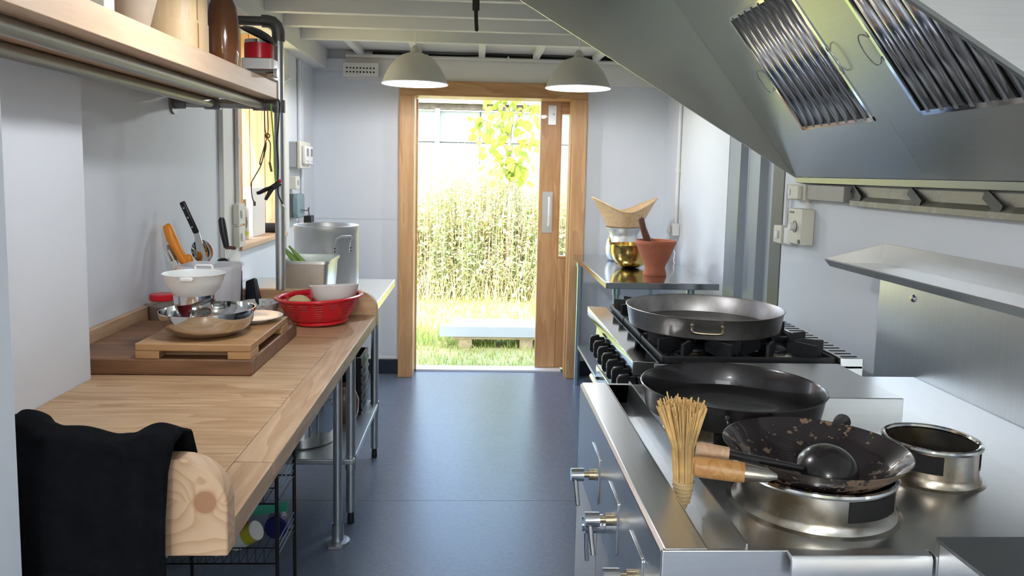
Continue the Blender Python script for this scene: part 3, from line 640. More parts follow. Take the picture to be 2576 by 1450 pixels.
part('shank', MB().tube([(-.920,2.868,1.155),(-.908,2.868,1.09),(-.905,2.868,.95)], .003, 8), STEELM, bk)
single('black_ladle', MB().ball((-.925,2.842,1.104), (.024,.018,.018)).tube([(-.93,2.86,1.10),(-.94,2.87,.95)], .005, 8), BLACKP, 'black plastic utensil head at the rim of the right canister', 'utensil', (-.925, 2.86, .95))
# black bag, patterned bowl
bg_ = MB().add([(-.862,2.885,.901),(-.800,2.870,.901),(-.795,2.92,.901),(-.860,2.925,.901),(-.860,2.888,1.030),(-.822,2.880,1.046),(-.820,2.905,1.040),(-.858,2.91,1.028)], [(0,3,2,1),(4,5,6,7),(0,1,5,4),(1,2,6,5),(2,3,7,6),(3,0,4,7)])
single('black_bag', bg_, plain('black_crumpled_film', (.012,.013,.016), .35, bmp=.8, bscale=30), 'crumpled black plastic bag beside the steel canister', 'bag', (-.83, 2.90, WT), bevel=.005, bseg=2)
pb = thing('patterned_bowl', 'grey-white bowl with a dark lattice pattern near the red colander', 'bowl', (-.790, 2.815, WT))
pc = (-.790, 2.815, WT+.0005)
part('bowl', MB().lathe([(0,.002),(.036,0),(.040,.004),(.060,.026),(.070,.052),(.0725,.064),(.0705,.0645),(.0675,.053),(.057,.028),(.036,.008),(0,.006)], pc, 56), plain('grey_white_glaze', (.66,.67,.66), .25, var=.05), pb)
lat = MB(); prf = [(.0405,.004),(.0605,.026),(.0706,.052),(.0728,.062)]; ipf = [(.0700,.062),(.0670,.053),(.0565,.029),(.036,.0085)]
def along(P, t):
    t = t*(len(P)-1); i = min(int(t), len(P)-2); w = t-i; return P[i][0]*(1-w)+P[i+1][0]*w, P[i][1]*(1-w)+P[i+1][1]*w
for PF in (prf, ipf):
    for sgn in (1, -1):
        for k in range(14):
            pts = []
            for s_ in range(9):
                r_, z_ = along(PF, s_/8); a = 2*pi*k/14 + sgn*s_/8*.75; pts.append((pc[0]+r_*cos(a), pc[1]+r_*sin(a), pc[2]+z_))
            lat.tube(pts, .00045, 4, cap=False)
part('lattice_pattern', lat, plain('dark_glaze_line', (.08,.07,.07), .4), pb)
# red colander with slots
cc_ = Vector((-.557, 2.766, WT+.0045)); cl = thing('colander', 'red plastic colander with rows of slots on the worktop', 'colander', cc_)
prof = [(.098,.012),(.104,.020)] + [(.104+.036*(i/27)**.8, .020+.060*i/27) for i in range(1, 28)] + [(.142,.092),(.144,.098)]
SEG = 128; vs = []; fs = []
for r_, z_ in prof: vs += [(cc_.x+r_*cos(2*pi*k/SEG), cc_.y+r_*sin(2*pi*k/SEG), cc_.z+z_) for k in range(SEG)]
for i in range(len(prof)-1):
    for k in range(SEG):
        if 2 <= i <= 27 and i % 4 == 3 and k % 8 in (1,2,3,4,5) and not (i < 16 and (k//8) % 2): continue
        fs.append((i*SEG+k, i*SEG+(k+1) % SEG, (i+1)*SEG+(k+1) % SEG, (i+1)*SEG+k))
part('basket', MB().add(vs, fs), REDP, cl, solid=.0022, fix=False)
part('base', MB().lathe([(0,.012),(.099,.012),(.099,.004),(.094,0),(.091,.004),(.091,.010),(0,.010)], tuple(cc_), 64), REDP, cl)
part('rim', MB().lathe([(.1435,.096),(.150,.099),(.156,.097),(.157,.093),(.154,.093),(.150,.0955),(.1435,.093)], tuple(cc_), 80), REDP, cl)
cl.rotation_euler = (0, rad(-2.2), 0)
wc2 = (-.508, 2.785, .946)
o = single('ceramic_bowl', MB().lathe([(0,0),(.048,0),(.053,.004),(.076,.045),(.0905,.088),(.0895,.0905),(.087,.088),(.073,.046),(.050,.008),(0,.005)], wc2, 56), CERW, 'white ceramic bowl tilted inside the red colander', 'bowl', wc2); o.rotation_euler = (rad(-7), rad(-3), 0)
o = thing('pale_onion', 'pale yellow onion lying in the red colander', 'onion', (-.622, 2.735, .915))
part('bulb', MB().ball((-.622,2.722,.968), (.046,.042,.040)), ONION, o); part('root', MB().tube([(-.578,2.70,.972),(-.567,2.696,.974)], [.009,.004], 8), ONION, o)

# far steel table with its undershelf
def adj_leg(t, x, y, ztop, zsh, r=.019):
    l = part('leg', MB().cyl((x,y,.05), (x,y,ztop), r, 18), GALV, t)
    part('shelf_sleeve', MB().cyl((x,y,zsh-.055), (x,y,zsh+.005), r+.0035, 18), GALV, l)
    part('foot', MB().lathe([(0,0),(.014,0),(.015,.01),(.012,.05),(0,.05)], (x,y,.0005), 14), BLACKP, l)
st = thing('prep_table', 'pale steel prep table with an undershelf at the end of the worktop', 'table', (-.76, 3.44, 0))
part('table_top', MB().box(XL+.004, -.408, 2.985, 3.905, WT-.036, WT), SLAT, st, bevel=.004)
part('undershelf', MB().box(XL+.03, -.478, 3.03, 3.845, .262, .285), GALV, st, bevel=.004)
for x, y in ((-.497,3.070),(-.497,3.800),(-1.08,3.07),(-1.08,3.80)): adj_leg(st, x, y, WT-.036, .285)
# gastronorm pan of leeks
gp = rounded(-.805, -.605, 3.150, 3.415, .025, 4)
gn = single('steel_food_pan', shell(gp, -.705, 3.2825, WT+.0005, 1.077, .88, .985), STEELZ, 'deep rectangular steel food pan on the far prep table', 'food pan', (-.705, 3.2825, WT))
for i, (x, y, lean) in enumerate(((-.750,3.21,-.09), (-.722,3.238,-.085), (-.742,3.272,-.10), (-.762,3.178,-.07))):
    lab = ('leek stalk with the longest tip rising from the food pan', 'middle green leek stalk in the food pan', 'rear green leek stalk leaning to the wall in the food pan', 'front pale-tipped leek stalk against the side of the food pan')[i]
    l = thing('leek', lab, 'leek', (x, y, 1.0), 'leeks in the steel pan')
    part('stalk', MB().tube([(x+.06,y+.02,.985),(x+.01,y+.01,1.05),(x+lean*.35,y,1.105-.01*i),(x+lean*.7,y,1.140-.01*i)], [.012,.011,.009,.004], 8), LEEK, l)
# stockpot
pc2 = (-.700, 3.625, WT+.0005); sp2 = thing('stockpot', 'tall aluminium stockpot with loop handles on the far prep table', 'pot', pc2)
part('body', MB().lathe([(0,0),(.142,0),(.147,.006),(.147,.262),(.150,.266),(.150,.292),(.1475,.294),(.146,.290),(.1445,.262),(.1445,.008),(0,.006)], pc2, 72), ALU, sp2)
for a in (-52, 128):
    ca, sa = cos(rad(a)), sin(rad(a)); tx, ty = -sa, ca; P0 = lambda d, w, z: (pc2[0]+(.147+d)*ca+tx*w, pc2[1]+(.147+d)*sa+ty*w, pc2[2]+z)
    h = part('handle', MB().tube([P0(.002,-.040,.175),P0(.006,-.040,.215),P0(.022,-.036,.242),P0(.040,-.022,.252),P0(.042,.022,.252),P0(.024,.036,.242),P0(.006,.040,.215),P0(.002,.040,.175)], .0055, 8), ALU, sp2)
    for w in (-.040, .040):
        for z in (.182, .196): part('rivet', MB().cyl(P0(.004,w,z), P0(.010,w,z), .004, 8), CHROME, h)

# shelf on a galvanised pipe frame
PY = 2.940
pf = thing('pipe_frame', 'galvanised scaffold-pipe frame carrying the wall shelf', 'shelf frame', (-.742, PY, .993))
part('post', MB().cyl((-.742,PY,.9935), (-.742,PY,1.945), .0180, 20), GALV, pf)
part('elbow', MB().tube([(-.742,PY,1.92),(-.742,PY,1.955),(-.748,PY,1.975),(-.762,PY,1.988),(-.782,PY,1.992),(-.80,PY,1.992)], .0235, 14), GALVX, pf)
part('top_pipe', MB().cyl((-.79,PY,1.992), (XL,PY,1.992), .0175, 16), GALVX, pf)
part('cross_pipe', MB().cyl((-.742,PY,1.688), (XL+.01,PY,1.688), .0170, 16), GALVD, pf)
part('wall_flange', MB().tube([(XL,PY,1.688),(XL+.008,PY,1.688),(XL+.009,PY,1.688),(XL+.05,PY,1.688)], [.044,.042,.023,.022], 22), GALVX, pf)
part('wall_flange', MB().tube([(XL,PY,1.992),(XL+.008,PY,1.992),(XL+.009,PY,1.992),(XL+.05,PY,1.992)], [.044,.042,.023,.022], 22), GALVX, pf)
part('cross_fitting', MB().cyl((-.742,PY,1.660), (-.742,PY,1.706), .0235, 16).cyl((-.725,PY,1.688), (-.790,PY,1.688), .0225, 16), GALVX, pf)
for x, y1 in ((-.808, PY), (-.985, PY)):
    part('rail', MB().cyl((x,.70,1.688), (x,PY+.01,1.688), .0168, 18), GALVD, pf)
    part('tee_fitting', MB().cyl((x,PY-.024,1.688), (x,PY+.02,1.688), .0225, 16).cyl((x-.028,PY,1.688), (x+.028,PY,1.688), .0228, 16), GALVX, pf)
for x in (-.752, -.778): part('set_screw', MB().cyl((x,PY-.027,1.690), (x,PY-.020,1.690), .0045, 8), CHROME, pf)
single('shelf_board', MB().prism([(XN+.001,.70),(-.737,.70),(-.737,2.915),(XL+.06,2.915),(XL+.06,2.885),(XL+.002,2.885),(XL+.002,2.002),(XN+.001,2.002)], 'z', 1.7055, 1.766), WSHELF, 'thick pale pine shelf board lying on the pipe frame', 'shelf', (-.9, 1.9, 1.7055), bevel=.002)
SH = 1.7665
single('white_carton', MB().box(-.850, -.745, 1.600, 1.646, SH, 1.96), PAPER, 'white carton at the near end of the high shelf', 'carton', (-.80, 1.623, SH), bevel=.002)
single('stoneware_mortar', MB().lathe([(0,0),(.046,0),(.050,.008),(.066,.070),(.080,.100),(.084,.106),(.080,.112),(.076,.106),(.060,.070),(.04,.02),(0,.014)], (-.802,1.825,SH), 44), CERT, 'taupe stoneware mortar between the white carton and the bamboo steamers', 'mortar', (-.802,1.825,SH))
for i, lab in enumerate(('lowest bamboo steamer tier on the high shelf', 'middle bamboo steamer tier of the stack', 'topmost bamboo steamer tier cut by the top of the picture')):
    z = SH+.0765*i; s = thing('bamboo_steamer', lab, 'steamer', (-.832, 2.190, z), 'bamboo steamers stacked on the shelf')
    rr = .0862 if i == 0 else .084
    part('hoop', MB().lathe([(rr,0),(rr,.076),(rr-.007,.076),(rr-.007,0),(rr,0)], (-.832,2.190,z+.0003), 48), BAMB, s)
    part('lap_joint', MB().lathe([(rr+.0026,.004),(rr+.0026,.072)], (-.832,2.190,z), 48) if False else MB().tube([(-.832+(rr+.001)*cos(rad(a)), 2.190+(rr+.001)*sin(rad(a)), z+.004+.068*t) for a, t in ((-28,0),(-28,.33),(-28,.66),(-28,1))], .0012, 6), plain('lacing', (.22,.13,.06), .7) if i == 0 else bpy.data.materials['lacing'], s)
    part('slatted_floor', MB().lathe([(0,.006),(rr-.007,.006),(rr-.007,.010),(0,.010)], (-.832,2.190,z), 32), BAMB, s)
single('glazed_bottle', MB().lathe([(0,0),(.040,0),(.043,.004),(.046,.05),(.0475,.10),(.046,.14),(.040,.180),(.026,.212),(.015,.228),(.014,.27),(.018,.275),(.018,.283),(0,.283)], (-.790,2.460,SH), 48), GLAZE, 'brown salt-glazed stoneware bottle on the high shelf', 'bottle', (-.790,2.460,SH))
rt = thing('red_tin', 'small red and white stacked tin at the end of the high shelf', 'tin', (-.782, 2.835, SH))
part('white_base', MB().prism(rounded(-.838, -.726, 2.795, 2.875, .012), 'z', SH+.0005, SH+.073), WHITEP, rt, bevel=.003)
part('red_body', MB().lathe([(0,.0735),(.050,.0735),(.050,.126),(0,.126)], (-.785,2.835,SH), 36), REDP, rt)
part('clear_ring', MB().lathe([(.048,.1265),(.048,.138),(.045,.138),(.045,.1265)], (-.785,2.835,SH), 36), STEELM, rt)
ld = MB().lathe([(0,.022),(.03,.019),(.055,.010),(.070,-.004),(.072,-.004),(.056,.008),(.03,.016),(0,.019)], (0,0,0), 40).torus((0,0,-.004), .071, .0022, 40, 6)
ld.xf(Matrix.Translation((-.788,2.845,SH+.158)) @ Matrix.Rotation(rad(24), 4, 'Y'))
o = single('pan_cover', ld, IRONK, 'glossy black domed pan cover leaning on the red tin', 'cover', (-.775,2.845,SH+.112))
rp = thing('rolling_pin', 'polished steel tube roller lying across the end of the shelf', 'roller', (-.79, 2.765, SH))
part('tube', MB().cyl((-.885,2.768,SH+.0165), (-.712,2.762,SH+.0165), .0155, 22), STEELM, rp); part('end_cap', MB().cyl((-.712,2.762,SH+.0165), (-.700,2.762,SH+.0165), .0168, 8), ALU, rp)

# cables and the spring clamp hanging from the shelf end
CY = 2.908
CBROWN = plain('brown_cable', (.10,.055,.03), .5); CBLACK = plain('black_cable', (.012,.012,.014), .45)
def sm_path(pts, n=6):
    P = [Vector(p) for p in pts]; out = []
    for i in range(len(P)-1):
        p0, p1, p2, p3 = P[max(0,i-1)], P[i], P[i+1], P[min(len(P)-1,i+2)]
        for k in range(n):
            t = k/n; out.append(.5*((2*p1)+(p2-p0)*t+(2*p0-5*p1+4*p2-p3)*t*t+(3*p1-p0-3*p2+p3)*t**3))
    return out+[P[-1]]
cb = thing('charging_cable', 'thin brown looped charging cable hanging below the shelf end', 'cable', (-.79, CY, 1.35), 'cables hanging from the shelf')
part('cord', MB().tube(sm_path([(-.787,CY,1.672),(-.786,CY,1.60),(-.780,CY-.004,1.565),(-.790,CY,1.53),(-.806,CY,1.475),(-.800,CY-.004,1.470),(-.785,CY,1.52),(-.784,CY,1.545),(-.800,CY,1.470),(-.826,CY,1.42),(-.838,CY,1.395),(-.836,CY,1.345),(-.828,CY,1.325)]), .0022, 6), CBROWN, cb); part('plug', MB().box(-.831,-.824,CY-.004,CY+.004,1.312,1.328), CBROWN, cb)
cb = thing('charging_cable', 'olive charging cable with a dangling plug tied in a loop', 'cable', (-.775, CY, 1.42), 'cables hanging from the shelf')
part('cord', MB().tube(sm_path([(-.775,CY-.006,1.672),(-.773,CY-.006,1.60),(-.776,CY-.006,1.565),(-.766,CY-.006,1.545),(-.766,CY-.006,1.51),(-.768,CY-.006,1.470)]), .0024, 6), OLIVE, cb)
part('tie', MB().torus((0,0,0), .008, .0025, 16, 6).xf(Matrix.Translation((-.776,CY-.006,1.572)) @ Matrix.Rotation(rad(90), 4, 'X')), OLIVE, cb); part('plug', MB().bar((-.769,CY-.006,1.475), (-.762,CY-.006,1.440), .012, .006), OLIVE, cb, bevel=.001)
single('green_string', MB().tube(sm_path([(-.763,CY-.004,1.690),(-.760,CY-.006,1.65),(-.752,CY-.010,1.55),(-.750,CY-.012,1.46),(-.745,CY-.016,1.395)]), .0030, 6), TAPE, 'bright green string hanging beside the galvanised post', 'string', (-.75, CY, 1.40))
cb = thing('charging_cable', 'black charging cable clipped to the galvanised post', 'cable', (-.735, CY, 1.30), 'cables hanging from the shelf')
part('cord', MB().tube(sm_path([(-.742,CY+.005,1.712),(-.730,CY-.010,1.690),(-.733,CY-.012,1.62),(-.740,CY-.012,1.55),(-.736,CY-.012,1.47),(-.738,CY-.014,1.40),(-.735,CY-.014,1.355),(-.722,CY-.010,1.320),(-.715,CY-.008,1.308)]), .0024, 6), CBLACK, cb); part('plug', MB().bar((-.722,CY-.010,1.320), (-.708,CY-.006,1.302), .010, .005), CHROME, cb)
sc_ = thing('spring_clamp', 'black spring clamp with a red tip gripping the post', 'clamp', (-.745, CY-.02, 1.38))
part('jaw', MB().bar((-.760,CY-.022,1.378), (-.726,CY-.022,1.402), .020, .014, (0,1,0)), BLACKP, sc_, bevel=.004); part('tip', MB().bar((-.735,CY-.022,1.404), (-.722,CY-.022,1.408), .012, .010, (0,1,0)), REDP, sc_, bevel=.003)
part('grip', MB().tube([(-.752,CY-.022,1.382),(-.780,CY-.022,1.374),(-.802,CY-.022,1.362),(-.812,CY-.022,1.360)], [.009,.008,.007,.006], 8), BLACKP, sc_); part('grip', MB().tube([(-.755,CY-.022,1.380),(-.768,CY-.022,1.360),(-.781,CY-.022,1.336)], [.008,.008,.006], 8), BLACKP, sc_)

# things on the window sill
WS = WZ0+.0205
single('white_box', MB().box(XL-.115, XL-.045, 4.10, 4.33, WS, 1.345), PAPER, 'tall white carton standing on the window sill', 'carton', (XL-.08, 4.22, WS), bevel=.002)
bt = thing('label_bottle', 'slim cream bottle with a lime label on the window sill', 'bottle', (XL-.055, 3.97, WS))
part('body', MB().lathe([(0,0),(.024,0),(.025,.003),(.025,.150),(.014,.170),(0,.170)], (XL-.055,3.97,WS), 24), OFFW, bt)
part('cap', MB().cyl((XL-.055,3.97,WS+.170), (XL-.055,3.97,WS+.205), .013, 16), plain('beige_cap', (.50,.44,.28), .5), bt)
part('lime_band', MB().lathe([(.0254,.022),(.0254,.042)], (XL-.055,3.97,WS), 24), LABELG, bt, fix=False)
part('printed_mark', MB().tube([(XL-.0365,3.953,WS+.060),(XL-.0345,3.955,WS+.09),(XL-.037,3.953,WS+.115)], .0018, 6).tube([(XL-.047,3.9455,WS+.055),(XL-.049,3.945,WS+.08),(XL-.045,3.946,WS+.105),(XL-.048,3.945,WS+.135)], .0014, 6), BLACKP, bt)
single('foam_roll', MB().cyl((XL-.20,4.41,WS+.028), (XL+.012,4.40,WS+.028), .0275, 20), plain('black_foam', (.02,.02,.022), .8, bmp=.5), 'black foam roll lying at the far end of the window sill', 'roll', (XL-.09, 4.41, WS))
# wall electrics, left
def ebox(name, label, x0, x1, ya, yb_, za, zb_, m, cat='switch', **k): return single(name, MB().box(x0, x1, ya, yb_, za, zb_), m, label, cat, (x0, (ya+yb_)/2, za), bevel=k.get('bevel', .004))
for i, (za, zb_) in enumerate(((1.19, 1.285), (1.085, 1.18))):
    b = thing('light_switch', ('upper', 'lower')[i]+' white rocker switch on the left wall beside the window', 'switch', (XL+.022, 3.60, za), 'switches beside the window')
    part('back_box', MB().box(XL+.0225, XL+.050, 3.545, 3.640, za, zb_), OFFW, b, bevel=.004); part('rocker', MB().box(XL+.050, XL+.058, 3.575, 3.605, za+.03, zb_-.03), WHITEP, b, bevel=.002)
single('switch_conduit', MB().cyl((XL+.032,3.59,1.288), (XL+.032,3.59,2.08), .010, 10).cyl((XL+.032,3.59,1.56), (XL+.032,3.59,1.58), .013, 10), PAINTW, 'white conduit rising from the switches beside the window', 'conduit', (XL+.03, 3.59, 1.288))
tb = thing('timer_box', 'grey wall box with two digital timers left of the door', 'timer', (XL, 4.80, 1.455))
part('enclosure', MB().box(XL+.001, XL+.058, 4.66, 4.93, 1.455, 1.610), GREYP, tb, bevel=.006); part('cover', MB().box(XL+.058, XL+.078, 4.655, 4.935, 1.450, 1.615), OFFW, tb, bevel=.006)
for y in (4.735, 4.845):
    t = part('timer', MB().box(XL+.078, XL+.104, y-.045, y+.045, 1.475, 1.588), WHITEP, tb, bevel=.008)
    part('display', MB().box(XL+.104, XL+.1055, y-.028, y+.028, 1.525, 1.572), plain('lcd_grey', (.22,.25,.26), .3) if y < 4.8 else bpy.data.materials['lcd_grey'], t)
    for dy in (-.016, .016): part('button', MB().ball((XL+.104,y+dy,1.495), (.003,.008,.006), 10, 6), GREYP, t)
sw_ = thing('wall_socket', 'small white switch plate under the timer box', 'switch', (XL, 4.72, 1.325)); part('plate', MB().box(XL+.001, XL+.050, 4.66, 4.76, 1.325, 1.405), OFFW, sw_, bevel=.004); part('rocker', MB().box(XL+.050, XL+.055, 4.70, 4.72, 1.35, 1.38), GREYP, sw_, bevel=.001)
ro = thing('wifi_router', 'teal-grey plastic box with rounded edges above the stockpot', 'router', (XL, 4.75, 1.15)); part('case', MB().prism(rounded(4.665, 4.855, 1.150, 1.298, .03), 'x', XL+.026, XL+.058), TEALP, ro, bevel=.006); part('back_plate', MB().box(XL+.001, XL+.026, 4.665, 4.84, 1.155, 1.295), CORRD, ro, bevel=.003)
pg = thing('plug_adaptor', 'black power adaptor with a curved lead beside the router', 'adaptor', (XL, 5.0, 1.105)); part('body', MB().box(XL+.03, XL+.075, 4.95, 5.05, 1.105, 1.150), BLACKP, pg, bevel=.003); part('lead', MB().tube(sm_path([(XL+.055,4.99,1.150),(XL+.055,4.98,1.185),(XL+.068,4.93,1.205),(XL+.070,4.87,1.19),(XL+.070,4.72,1.20)]), .003, 6), CBLACK, pg); part('socket_plate', MB().box(XL+.001, XL+.03, 4.93, 5.06, 1.09, 1.165), WHITEP, pg, bevel=.003)
single('timer_conduit', MB().cyl((XL+.014,4.92,1.617), (XL+.014,4.92,2.12), .012, 12).cyl((XL+.014,4.92,1.95), (XL+.014,4.92,1.985), .016, 12), PAINT, 'painted conduit running up from the timer box', 'conduit', (XL+.014, 4.92, 1.617))
single('wall_conduit', MB().cyl((XL+.013,4.99,1.17), (XL+.013,4.99,2.12), .010, 12), PAINT, 'thin painted conduit next to the timer box running to the ceiling', 'conduit', (XL+.013, 4.99, 1.17))
single('cable_clip', MB().tube(sm_path([(-.742,2.9635,1.768),(-.85,3.5,1.84),(-1.0,4.2,1.925),(XL+.012,4.78,1.985)]), .0028, 6), WHITEP, 'thin white cable running from the shelf end to the wall', 'cable', (-.95, 3.8, 1.77))
# under the worktop: wire rack with groceries
WIRE = plain('black_wire', (.012,.012,.013), .4, metal=.3); WIRC = metal('bright_wire', (.6,.62,.65), .2, 'n')
rk = thing('wire_rack', 'small black wire rack with groceries under the worktop', 'rack', (-.76, 2.38, 0))
RX0, RX1, RY0, RY1 = -.93, -.590, 2.268, 2.490
for x in (RX0, RX1):
    for y in (RY0, RY1): part('post', MB().cyl((x,y,.0), (x,y,.66), .006, 10), WIRE, rk)
for z in (.25, .44):
    tier = part('tier', MB().tube([(RX0,RY0,z),(RX1,RY0,z),(RX1,RY1,z),(RX0,RY1,z)], .003, 6, closed=True), WIRE, rk)
    for i in range(12): part('tier_wire', MB().cyl((RX0+.025+.0250*i,RY0,z), (RX0+.025+.0250*i,RY1,z), .0016, 5), WIRE, tier)
    for k in (1, 2, 3):
        part('side_wire', MB().cyl((RX1,RY0,z+.022*k), (RX1,RY1,z+.022*k), .0018, 6), WIRC, rk)
    part('front_wire', MB().cyl((RX0,RY0,z+.05), (RX1,RY0,z+.05), .0018, 6), WIRE, rk)
    for i in range(13): part('front_rod', MB().cyl((RX0+.0250*i,RY0,z), (RX0+.0250*i,RY0,z+.05), .0012, 5), WIRE, rk)
RZ = .2525
o = thing('food_can', 'tipped white and yellow food can at the bottom of the wire rack', 'can', (-.690, 2.335, RZ))
m_ = MB().lathe([(0,-.045),(.030,-.045),(.031,-.043),(.031,.043),(.030,.045),(0,.043)], (0,0,0), 28); Mx = Matrix.Translation((-.705,2.338,RZ+.052)) @ Matrix.Rotation(rad(58), 4, 'Y') @ Matrix.Rotation(rad(12), 4, 'X')
part('can', m_.xf(Mx), PAPER, o); part('can_end', MB().cyl((0,0,-.0462), (0,0,-.044), .0285, 24).xf(Mx), STEELM, o); part('yellow_print', MB().lathe([(.0313,.004),(.0313,.04)], (0,0,0), 28).xf(Mx), YELLOW, o, fix=False)
o = thing('grocery_jar', 'dark jar with a round navy blue lid lying on the wire rack', 'jar', (-.636, 2.45, RZ))
part('glass', MB().tube([(-.640,2.478,.292),(-.632,2.441,.292)], .034, 24), plain('dark_jar', (.05,.02,.02), .4), o)
part('lid', MB().tube([(-.632,2.440,.294),(-.632,2.418,.294),(-.632,2.412,.294),(-.632,2.408,.294)], [.037,.038,.037,.034], 28), BLUEB, o, 'navy blue lid')
single('green_packet', MB().add([(-.72,2.37,.352),(-.600,2.44,.338),(-.604,2.46,.362),(-.71,2.39,.380),(-.72,2.374,.350),(-.600,2.444,.336),(-.604,2.464,.360),(-.71,2.394,.378)], [(0,1,2,3),(7,6,5,4),(0,4,5,1),(1,5,6,2),(2,6,7,3),(3,7,4,0)]), GREENF, 'green foil packet tucked above the blue lid in the rack', 'packet', (-.64, 2.41, RZ))
for i, (x, y, r_, h, c, lab) in enumerate(((-.790,2.335,.028,.10,(.55,.55,.56),'pale tin standing beside the tipped can in the wire rack'), (-.850,2.34,.028,.12,(.10,.05,.02),'dark brown bottle standing in the wire rack'), (-.902,2.33,.022,.13,(.16,.07,.03),'amber bottle at the wall end of the wire rack'), (-.75,2.42,.030,.13,(.35,.05,.04),'red-labelled jar at the back of the wire rack'))):
    single('grocery_jar', MB().lathe([(0,0),(r_-.002,0),(r_,.003),(r_,h*.75),(r_*.7,h*.85),(r_*.7,h),(0,h)], (x,y,RZ), 24), plain('grocery_%d' % i, c, .35, var=.2, vscale=20), lab, 'jar', (x,y,RZ))
for i, (x, y, w, h, c, lab) in enumerate(((-.665,2.42,.05,.12,(.42,.10,.16),'pink carton on the upper tier of the wire rack'), (-.73,2.39,.05,.10,(.62,.60,.62),'pale carton on the upper tier of the wire rack'), (-.80,2.40,.06,.13,(.30,.05,.06),'dark red carton on the upper tier of the wire rack'))):
    single('grocery_carton', MB().box(x-w/2, x+w/2, y-.025, y+.025, .4425, .4425+h), plain('carton_%d' % i, c, .5, var=.3, vscale=25), lab, 'carton', (x, y, .4425), bevel=.002)
# on the undershelf of the prep table
bp = (-.735, 3.27, .2855); o = thing('cooking_pot', 'large steel pot on the undershelf of the prep table', 'pot', bp)
part('body', MB().lathe([(0,0),(.135,0),(.142,.006),(.150,.24),(.153,.243),(.148,.243),(.140,.008),(0,.006)], bp, 52), STEELM, o); part('handle', MB().tube([(-.60,3.21,.46),(-.575,3.20,.47),(-.572,3.24,.47),(-.59,3.26,.46)], .005, 8), STEELM, o)
single('clay_jar', MB().lathe([(0,0),(.05,0),(.065,.04),(.068,.10),(.05,.15),(.045,.17),(0,.17)], (-.60,3.52,.2855), 32), plain('red_brown_glaze', (.22,.06,.03), .25, coat=.4), 'red-brown jar on the undershelf behind the steel pot', 'jar', (-.60,3.52,.2855))
cr_ = thing('black_crate', 'black ribbed crate at the far end of the undershelf', 'crate', (-.62, 3.70, .2855))
part('side', MB().box(-.77, -.535, 3.61, 3.625, .2858, .56).box(-.77, -.535, 3.83, 3.842, .2858, .56).box(-.77, -.76, 3.625, 3.83, .2858, .56).box(-.545, -.535, 3.625, 3.83, .2858, .56).box(-.76, -.545, 3.625, 3.83, .2858, .295), BLACKP, cr_)
for k in range(6): part('rib', MB().box(-.535, -.530, 3.61, 3.842, .30+.042*k, .312+.042*k), BLACKP, cr_)

# ================================================================== right side
# wok range
wr = thing('wok_range', 'stainless steel wok range in the right foreground', 'range', (.66, 1.55, 0))
RA, RB = 1.092, 2.004
part('front_rail', MB().prism([(.2865,.66),(.2865,.893),(.293,.900),(.357,.900),(.360,.897),(.360,.835),(.352,.835),(.352,.89),(.298,.89),(.298,.66)], 'y', RA, RB), STEELY, wr, bevel=.0015)
part('gutter', MB().prism([(.360,.896),(.362,.896),(.366,.846),(.414,.846),(.418,.905),(.421,.905),(.417,.842),(.362,.842)], 'y', RA+.004, RB-.002), STEELY, wr)
part('gutter_end', MB().box(.360, .418, RB-.003, RB, .842, .898), STEELX, wr)
part('hob_plate', MB().box(.417, 1.10, RA+.004, RB-.004, .864, .879), STEELX, wr, bevel=.001)
part('near_panel', MB().box(.2875, .700, RA-.004, RA+.004, .30, .8985), STEELX, wr, bevel=.0015)
part('far_panel', MB().box(.2875, 1.10, RB-.003, RB+.001, .30, .895), STEELX, wr)
part('folded_lip', MB().prism([(RA-.004,.8995),(RA-.020,.8985),(RA-.024,.892),(RA-.024,.855),(RA-.020,.855),(RA-.019,.890),(RA-.004,.894)], 'x', .478, .695), STEELX, wr, bevel=.001)
part('cabinet_body', MB().box(.345, 1.10, RA+.006, RB-.006, .22, .835), STEELX, wr)
part('rear_box', MB().box(.60, 1.062, 1.800, RB+.14, .862, .9235), STEELX, wr, bevel=.002)
part('rear_ledge', MB().box(1.101, XR-.0075, RA-.004, 2.198, .80, .872), STEELY, wr, bevel=.002)
for x in (.40, 1.04):
    for y in (RA+.06, RB-.06):
        cs = part('caster', MB().cyl((x-.016,y,.055), (x+.016,y,.055), .055, 22), GREYP, wr); part('caster_fork', MB().box(x-.024, x+.024, y-.02, y+.02, .075, .22), STEELX, cs)
def burner_ring(cx, cy, r, z0, z1, ang, m, nw=1):
    o = part('ring', MB().lathe([(r+.022,z0),(r+.010,z0+.004),(r+.002,z0+.014),(r,z0+.022),(r,z1-.004)], (cx,cy,0), 72) if False else MB().lathe([(r+.014,z0),(r+.006,z0+.003),(r+.001,z0+.012),(r,z0+.02),(r,z1),(r-.003,z1),(r-.003,z0)], (cx,cy,0), 72), m, wr)
    part('rolled_rim', MB().torus((cx,cy,z1), r, .0055, 64, 8), STEELM, o)
    for a in ang:       # vent window: a dark curved panel stands in for the shaded opening
        vs = []; n = 8
        for i in range(n+1):
            t = rad(a-24+48*i/n)
            for rr in (r+.0012,):
                vs += [(cx+rr*cos(t), cy+rr*sin(t), z1-.007), (cx+rr*cos(t), cy+rr*sin(t), z1-.042)]
        part('slot_shade', MB().add(vs, [(2*i, 2*i+1, 2*i+3, 2*i+2) for i in range(n)]), GAPSHADE, o, fix=False)
    part('burner', MB().lathe([(0,z0+.02),(r*.45,z0+.02),(r*.5,z0+.005),(r*.95,z0+.002)], (cx,cy,0), 32), BLACKM, o, fix=False)
burner_ring(.612, 1.302, .134, .879, .945, (-66,), STEELD)
burner_ring(.590, 1.675, .140, .879, .925, (-100,), STEELD)
burner_ring(.908, 1.435, .086, .879, .950, (-20, -130, 60), STEELD)
